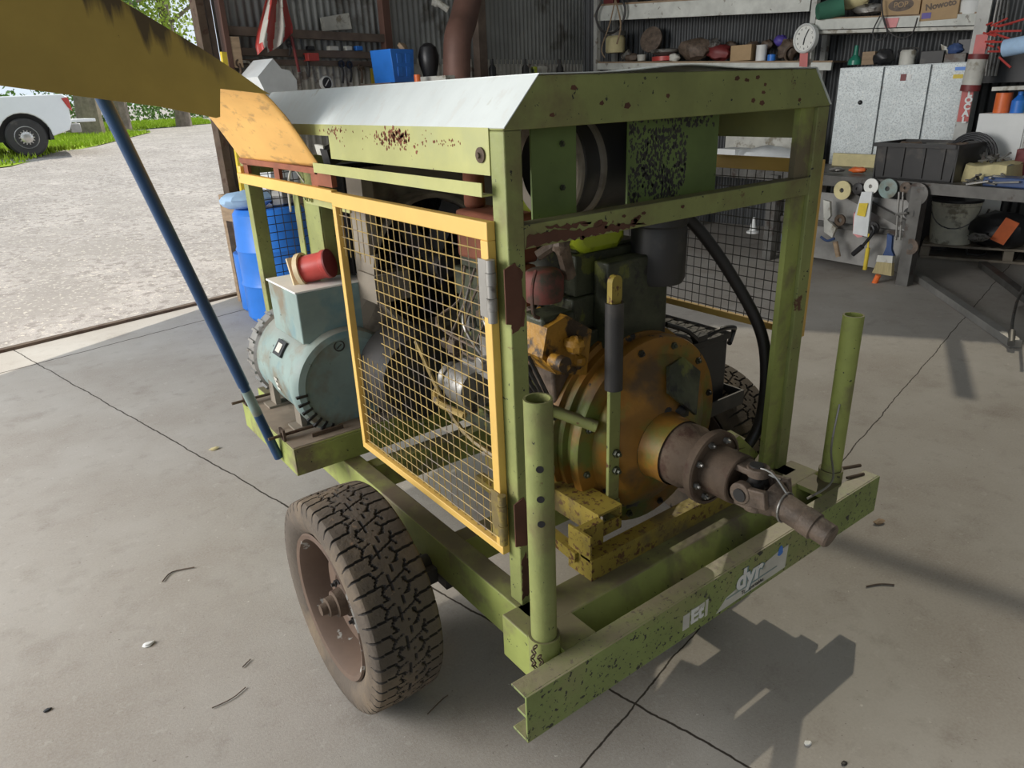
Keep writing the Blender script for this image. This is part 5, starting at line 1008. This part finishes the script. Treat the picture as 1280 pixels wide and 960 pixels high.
P = onb(1237, inset=.35); k = m_per_px(P); mb = MB(); mb.grid(lambda u, v: ((u-.5)*52*k*(1-.1*v), .0-.12+.02*math.sin(9*u), v*21*k*(1-.08*math.sin(6*u))), 12, 6); mb.grid(lambda u, v: ((u-.5)*52*k*(.9), -.12+.3*v, 21*k*(1-.08*math.sin(6*u))+.01*math.sin(8*v)), 12, 6); mb.grid(lambda u, v: ((.5)*52*k*(1-.1*v), -.12+.3*u, v*21*k), 6, 6); mb.grid(lambda u, v: ((-.5)*52*k*(1-.1*v), -.12+.3*u, v*21*k), 6, 6); solo('foam_block', mb, 'foam', 'torn block of cream foam on the workbench', 'foam block', loc=P, rz=BZ)
for i in range(3): mb = MB(); [mb.bar((random.uniform(-.15, .15), random.uniform(-.1, .1), random.uniform(0, .06)), (random.uniform(-.15, .15), random.uniform(-.1, .1), random.uniform(0.02, .09)), .02, .012) for _ in range(9)]; solo('spanners', mb, 'alloy', ['loose spanners heaped on the cream foam', 'loose spanners in front of the cream foam', 'loose tools at the right of the cream foam'][i], 'tools', loc=(P+Vector((0, 0, 21*k+.005)), onb(1222, inset=.1)+Vector((0, 0, .0)), onb(1268, inset=.12))[i], rz=BZ)
P = onb(1262, inset=.14); mb = MB(); mb.box((-.28, -.08, 0), (.28, .08, .07)); solo('socket_set', mb, 'navy', 'long dark blue tool tray at the right of the bench', 'tool tray', loc=P+bd*.12, rz=BZ, bevel=.01)
lump('grinder', 1200, 232, 8, (1.3, 1, .8), 'junk', 'dark angle grinder right of the tub on the bench', 'grinder', s=6.15)
lump('orange_tool', 1072, 216, 5, (2.2, 1, .7), 'orange', 'orange hand tool left of the black tub', 'tool', s=6.35)
lump('small_fittings', 1046, 215, 6, (1.6, 1, .5), 'alloy', 'small bright fittings at the left of the bench', 'fittings', s=6.3)
# white cabinet with cans
P = onb(1236, inset=.72); k = m_per_px(P); q = thing('white_cabinet', P, 'plain white steel cabinet standing right of the painted upright', 'cabinet', BZ)
mb = MB(); mb.box((-26*k, 0, 0), (30*k, .35, 73*k)); part('cabinet_body', mb, 'white', q, local=True, bevel=.004); mb = MB(); mb.box((-25*k, -.012, .01), (28*k, 0, 72*k)); part('cabinet_door', mb, 'white', q, local=True, bevel=.003); mb = MB(); mb.box((32*k, -.05, 0), (38*k, .0, 78*k)); part('side_upright', mb, 'pillar', q, local=True)
top = P+Vector((0, 0, 73*k)); 
for dx, prof, m_, lab in ((-9, [(0, 0), (9, 0), (9, 23), (0, 23)], 'orange', 'bright orange can on the white cabinet'), (9, [(0, 0), (8, 0), (8, 14), (7, 15), (3, 20), (3, 24), (0, 24)], 'bluep', 'blue can with green neck on the white cabinet'), (25, [(0, 0), (8, 0), (8, 22), (0, 22)], 'yel', 'yellow can right of the blue can on the white cabinet')):
    mb = MB(); mb.lathe([(r*k, h*k) for r, h in prof], (0, 0, 0), (0, 0, 1), 20); solo('spray_can', mb, m_, lab, 'can', loc=top+bd*dx*k+bn*.12)
mb = MB(); mb.bar(top+bd*(-12*k)+bn*.05+Vector((0, 0, 28*k)), top+bd*(40*k)+bn*.05+Vector((0, 0, 29*k)), .25, .03); tag(build('upper_plank', mb, 'offwhite'), 'white plank fixed above the row of cans', 'shelf')
mb = MB(); P = onb(1278, inset=.5); k = m_per_px(P); mb.box((-14*k, 0, 0), (20*k, .3, 38*k)); solo('red_case', mb, 'darkred', 'dark red case at the right edge of the bench', 'case', loc=P, rz=BZ, bevel=.006)
mb = MB(); P = at(1262, 60, 's', 6.9); mb.tube([P+bd*-.04, P+bd*.35+Vector((0, 0, .05))], .07, 16); tag(build('white_bottle', mb, 'cyan'), 'pale blue bottle lying high at the right edge', 'bottle')
mb = MB()
for _ in range(16):
    p0_ = at(random.uniform(1225, 1250), random.uniform(30, 75), 's', 6.97); mb.tube([p0_, p0_+Vector((random.uniform(-.05, .05), random.uniform(-.25, .1), random.uniform(-.1, .06)))], .009, 6)
tag(build('cable_ties', mb, 'red'), 'tangle of red leads hanging on the painted upright', 'leads')
mb = MB(); [mb.tube([at(1250+4*i, -10, 's', 7.3), at(1240+5*i, 40, 's', 7.3), at(1232+4*i, 95, 's', 7.3)], .012, 6, 3) for i in range(4)]; tag(build('hanging_rods', mb, 'alloy'), 'grey rods and leads hanging right of the painted upright', 'rods')
mb = MB(); P = at(1262, 88, 's', 7.4); mb.box((-.45, 0, -.1), (.5, .4, .28)); solo('dark_crate', mb, 'black', 'dark crate behind the row of cans at the right', 'crate', loc=P, rz=ROT-PI/2)
# discs hanging along the bench rail
def disc(px, py, r, m_, lab, hub='blackm', nm='cutting_disc'):
    s_ = 5.95; b0 = bA; 
    # plane just in front of the bench rail
    nrm = np.array(bn); d = CF+(px-640)/FPX*CR-(py-480)/FPX*CU; k0 = ((np.array(bA)-.05*nrm-np.array(CAM))@nrm)/(d@nrm); P = Vector(np.array(CAM)+k0*d); k = m_per_px(P)
    o = thing(nm, P, lab, 'disc', BZ); mb = MB(); mb.lathe([(.25*r*k, .0), (r*k, 0), (r*k, .012), (.5*r*k, .02), (.25*r*k, .02), (.25*r*k, 0)], (0, .02, 0), (0, -1, 0), 32, caps=False); part('disc_body', mb, m_, o, local=True)
    mb = MB(); mb.lathe([(0, 0), (.24*r*k, 0), (.24*r*k, .03), (0, .03)], (0, .045, 0), (0, -1, 0), 16); part('disc_hub', mb, hub, o, local=True); return P, k
disc(1052, 238, 11.5, 'foam', 'brassy flap disc, leftmost on the bench rail'); disc(1071, 236, 7, 'blackm', 'small black disc beside the brassy one on the rail')
disc(1088, 233, 9.5, 'clockface', 'white sanding disc on the bench rail', 'alloy'); disc(1109, 236, 12, 'teal', 'grey-green grinding disc right of the white one'); disc(1131, 235, 7, 'junk', 'small brown disc left of the big grey one'); disc(1145, 243, 14, 'steel', 'big dark grey disc nearest the bench leg')
def rail(px, py, off=.06):
    nrm = np.array(bn); d = CF+(px-640)/FPX*CR-(py-480)/FPX*CU; k0 = ((np.array(bA)-off*nrm-np.array(CAM))@nrm)/(d@nrm); return Vector(np.array(CAM)+k0*d)
def slab(pts, m_, name, lab, cat, off=.07, th=.03, parent=None, bevel=.0):
    P = [rail(x, y, off) for x, y in pts]; n = len(P); mb = MB(); mb.add(P+[p+bn*th for p in P], [tuple(range(n)), tuple(range(2*n-1, n-1, -1))]+[(i, (i+1) % n, (i+1) % n+n, i+n) for i in range(n)])
    if parent: return part(name, mb, m_, parent, lab)
    return tag(build(name, mb, m_, bevel=bevel), lab, cat)
o = slab(((1077, 240), (1090, 240), (1087, 268), (1084, 296), (1066, 292), (1068, 270)), 'cloudy', 'plastic_bag', 'clear plastic packet with yellow card hanging from the rail', 'packet', th=.02); slab(((1074, 254), (1085, 254), (1081, 271), (1071, 269)), 'yel', 'packet_card', None, None, off=.085, th=.004, parent=o)
slab(((1067, 268), (1066, 292), (1072, 297), (1078, 296), (1068, 265)), 'pink', 'pink_glove', 'pink rubber glove behind the plastic packet', 'glove', off=.04)
br = thing('paint_brush', rail(1108, 290, .10), 'wide paint brush with navy handle hanging bristles down', 'brush')
slab(((1109, 292), (1115, 295), (1114, 312), (1117, 320), (1103, 320), (1108, 308)), 'navy', 'handle', None, None, off=.10, th=.03, parent=br); slab(((1097, 319), (1116, 320), (1115, 329), (1095, 327)), 'offwhite', 'ferrule', None, None, off=.105, th=.045, parent=br); slab(((1096, 327), (1115, 329), (1114, 345), (1090, 341)), 'bristle', 'bristles', None, None, off=.10, th=.04, parent=br)
mb = MB(); mb.tube([rail(1098, 344, .12), rail(1092, 356, .12)], .024, 10); tag(build('orange_tool', mb, 'orange'), 'orange tool just below the paint brush', 'tool')
mb = MB(); mb.tube([rail(1085, 310, .08), rail(1081, 337, .08)], .018, 10); mb.tube([rail(1086, 292, .08), rail(1085, 312, .08)], .008, 8); tag(build('screwdriver', mb, 'yel'), 'screwdriver with yellow handle hanging left of the paint brush', 'screwdriver')
mb = MB(); mb.tube([rail(1066, 318, .09), rail(1078, 308, .09)], .022, 10); mb.tube([rail(1078, 308, .09), rail(1092, 290, .09), rail(1090, 282, .09)], .014, 8, 3); tag(build('pliers', mb, 'black'), 'black pliers hanging behind the plastic packet', 'pliers')
mb = MB(); mb.tube([rail(1044, 302, .08), rail(1048, 321, .08)], .022, 10); tag(build('chisel_handle', mb, 'wood'), 'pale wooden handle hanging at the left end of the bench', 'handle')
mb = MB(); mb.tube([rail(x, y, .07) for x, y in ((1026, 296), (1034, 301), (1043, 298))], .012, 8, 4); tag(build('blue_clamp', mb, 'navy'), 'blue curved clamp at the left end of the bench', 'clamp')
slab(((1029, 250), (1037, 252), (1038, 270), (1034, 275), (1045, 285), (1040, 297), (1030, 290)), 'offwhite', 'glove', 'grubby white work glove hanging beside the green frame', 'glove')
mb = MB(); [mb.tube([rail(x, 240, .07), rail(x-2, 270, .07), rail(x-4, 300, .07)], .009, 6, 3) for x in (1124, 1129)]; mb.tube([rail(1120, 268, .08), rail(1134, 266, .08)], .012, 6); tag(build('caliper', mb, 'alloy'), 'long steel caliper hanging between the discs', 'caliper')
for px, py, r_, m_, lab in ((1092, 285, 8, 'blackm', 'black coil hanging by the pliers'), (1138, 266, 7, 'blackm', 'dark clamp hanging beneath the big grey disc'), (1139, 308, 10, 'junk', 'brown plate hanging next to the bench leg'), (1051, 275, 7, 'rust', 'rusty part hanging at the left end')):
    P = rail(px, py, .03); k = m_per_px(P); mb = MB(); mb.lathe([(.4*r_*k, 0), (r_*k, 0), (r_*k, .02), (.4*r_*k, .02), (.4*r_*k, 0)], (0, 0, 0), (0, -1, 0), 18, caps=False); solo('hanging_part', mb, m_, lab, 'part', loc=P, rz=BZ)
# things seen through the far mesh door
q = at(941, 292, 'z', 0.0); P = at(941, 290, 's', 6.3); k = m_per_px(P)
o_, k = latpx('traffic_cone', 941, 291, [(8, 0), (8, 2), (4.5, 3), (1.6, 19), (0, 19)], 'white', 'small white cone on a floor stand seen through the far mesh door', 'cone', 's', 6.6)
mb = MB(); p_ = at(984, 300, 's', 5.6); k = m_per_px(p_); mb.box((-1*k, 0, 0), (1.5*k, .03, 46*k)); mb.box((13*k, 0, 0), (16*k, .03, 52*k)); mb.box((-8*k, 0, -2*k), (18*k, .03, 6*k)); ft = solo('bar_clamp', mb, 'navy', 'blue and white bar clamp seen through the far mesh door', 'clamp', loc=p_, rz=ROT-PI/2)
mb = MB(); mb.box((-5*k, -.01, -6*k), (3*k, .04, 24*k)); part('white_jaw', mb, 'white', ft, local=True)
P = onb(962, inset=.35); mb = MB(); mb.ball((0, 0, .10), .28, 16, (1.3, .9, .36), .12); solo('dust_sheet', mb, 'cloudy', 'white plastic sheet bundled on the bench behind the green frame', 'sheet', loc=P, rz=BZ)
P = onb(915, inset=.30); mb = MB(); mb.box((-.12, -.12, 0), (.12, .12, .17)); solo('carton', mb, 'white', 'white carton on the bench seen beside the spotted green plate', 'carton', loc=P, rz=BZ, bevel=.004)
P = onb(960, inset=.75); mb = MB(); mb.box((-.6, -.02, 0), (.6, .02, .30)); solo('backboard', mb, 'offwhite', 'grubby white board standing at the back of the bench behind the mesh', 'board', loc=P, rz=BZ)
P = onb(1082, inset=.80); mb = MB(); mb.box((-.35, -.02, 0), (.3, .02, .12)); solo('backboard', mb, 'foam', 'low cream board at the back of the bench left of the black tub', 'board', loc=P, rz=BZ)
boxpx('blue_box', 992, 186, 22, 6, .1, 'cyan', 'pale blue box above the dust sheet behind the green frame', 'box', 's', 7.3)
# pallet and bucket
pf0 = at(1150, 322, 'z', 0); pf1 = at(1290, 332, 'z', 0); pd = (pf1-pf0).normalized(); pn = Vector((-pd.y, pd.x, 0)); pn = pn if pn.dot(Vector(ER)) > 0 else -pn; PZ = math.atan2(pd.y, pd.x)
pal = thing('pallet', pf0+pd*.6+pn*.4, 'weathered grey timber pallet under the bench with a bucket on it', 'pallet')
mb = MB()
for i in range(5): mb.bar(pf0+pn*(.05+.13*i)+Vector((0, 0, .13)), pf0+pd*1.5+pn*(.05+.13*i)+Vector((0, 0, .13)), .12, .02)
part('deck_boards', mb, 'pallet', pal); mb = MB()
for f in (0.03, .72, 1.42): mb.bar(pf0+pd*f+Vector((0, 0, .07)), pf0+pd*f+pn*.62+Vector((0, 0, .07)), .08, .09)
mb.bar(pf0+pn*.05+Vector((0, 0, .012)), pf0+pd*1.5+pn*.05+Vector((0, 0, .012)), .1, .022); part('bearers', mb, 'pallet', pal)
P = at(1187, 302, 'z', .14); k = m_per_px(P); bu = thing('bucket', P, 'grubby white paint bucket with black rim on the pallet', 'bucket')
mb = MB(); mb.lathe([(0, 0), (23*k, 0), (26*k, 45*k), (27*k, 46*k), (27*k, 50*k), (25*k, 50*k), (22*k, .02), (0, .02)], P, (0, 0, 1), 36, caps=False); part('bucket_body', mb, 'bucketw', bu); mb = MB(); mb.lathe([(25*k, 50*k), (28*k, 50*k), (28*k, 53*k), (0, 53*k)], P, (0, 0, 1), 36); part('rim', mb, 'black', bu); mb = MB(); mb.tube([P+pd*(26*k*math.cos(a))-pn*(27*k*math.sin(a)*.95)+Vector((0, 0, 44*k-24*k*math.sin(a))) for a in np.linspace(0, PI, 12)], .006, 6); part('handle', mb, 'alloy', bu)
P = at(1245, 312, 'z', .14)+pn*.15; mb = MB(); mb.ball((0, 0, .16), .3, 14, (.8, .95, .55), .1); o_ = solo('tool_bag', mb, 'black', 'slumped black tool bag on the pallet', 'bag', loc=P)
mb = MB(); mb.obox((-.22, -.12, .19), (.03, .12, .22), (1, .3, 0), (0, 1, .4)); part('red_pouch', mb, 'orange', o_, local=True)
lump('rubber_glove', 1222, 302, 10, (1.2, .8, .5), 'alloy', 'grey glove lying in front of the black bag', 'glove', s=6.85)
mb = MB(); P = at(1210, 318, 'z', 0); mb.tube([P+Vector((0, 0, .45))+pd*.1, P+Vector((-.1, -.05, .2)), P+Vector((-.03, 0, .02)), P+pd*.15+Vector((0, 0, .03)), P+pd*.12+Vector((0, 0, .3))], .01, 6, 6); tag(build('hose_loop', mb, 'steel'), 'grey cable looping down in front of the pallet', 'cable')
P = at(1226, 268, 'z', .42)+pn*.3; mb = MB(); mb.box((-.15, -.1, -.28), (.15, .2, .28)); solo('white_box', mb, 'white', 'white box standing behind the bucket under the bench', 'box', loc=P, rz=PZ)
for i, (pa_, pb_) in enumerate((((1128, 333), (1270, 430)), ((1228, 330), (1300, 385)))):
    a0 = at(*pa_, 'z', .03); b0_ = at(*pb_, 'z', .03); mb = MB(); mb.bar(a0, b0_, .07, .055); tag(build('steel_channel', mb, 'steel_l' if i == 0 else 'steel', bevel=.003), ['light steel channel lying on the floor from the bench leg', 'darker steel channel lying on the floor in front of the pallet'][i], 'steel channel')
mb = MB(); mb.tube([at(x, y, 'z', .05+.4*(i == 0)) for i, (x, y) in enumerate(((1285, 350), (1272, 375), (1266, 400), (1264, 425)))], .010, 8, 5); mb.cyl(at(1265, 415, 'z', .06), at(1264, 430, 'z', .04), .022); tag(build('air_hose', mb, 'steel'), 'grey air hose end with fitting at the right edge of the floor', 'hose')
# floor debris
def twig(pts, lab, r=.0018):
    mb = MB(); mb.tube([at(x, y, 'z', .004) for x, y in pts], r, 5, 4); tag(build('twig', mb, 'junk'), lab, 'twig')
twig(((203, 727), (215, 715), (243, 709)), 'bent brown twig on the floor left of the wheel', .0025); twig(((265, 885), (290, 873), (307, 859)), 'thin twig on the floor near the bottom left'); twig(((303, 834), (313, 824)), 'short twig left of the wheel', .002); twig(((534, 893), (552, 875), (560, 869)), 'thin twig right of the near tyre')
twig(((1083, 733), (1100, 730), (1118, 731)), 'dry twig on the floor right of the front channel', .003)
for px, py, r_, m_, lab in ((186, 806, 6, 'white', 'small white chip on the floor left of the wheel'), (60, 888, 4, 'black', 'small black speck on the floor at lower left'), (1099, 654, 7, 'wood', 'dry leaf on the floor right of the front channel'), (1010, 930, 5, 'white', 'small white flake near the machine shadow'), (268, 562, 5, 'foam', 'yellowish crumb on the floor near the platform'), (1055, 955, 4, 'blackm', 'tiny ring on the floor at the bottom edge')):
    P = at(px, py, 'z', .0); k = m_per_px(P); mb = MB(); mb.ball((0, 0, r_*k*.3), r_*k, 8, (1.2, .8, .3), .3); solo('debris', mb, m_, lab, 'debris', loc=P)
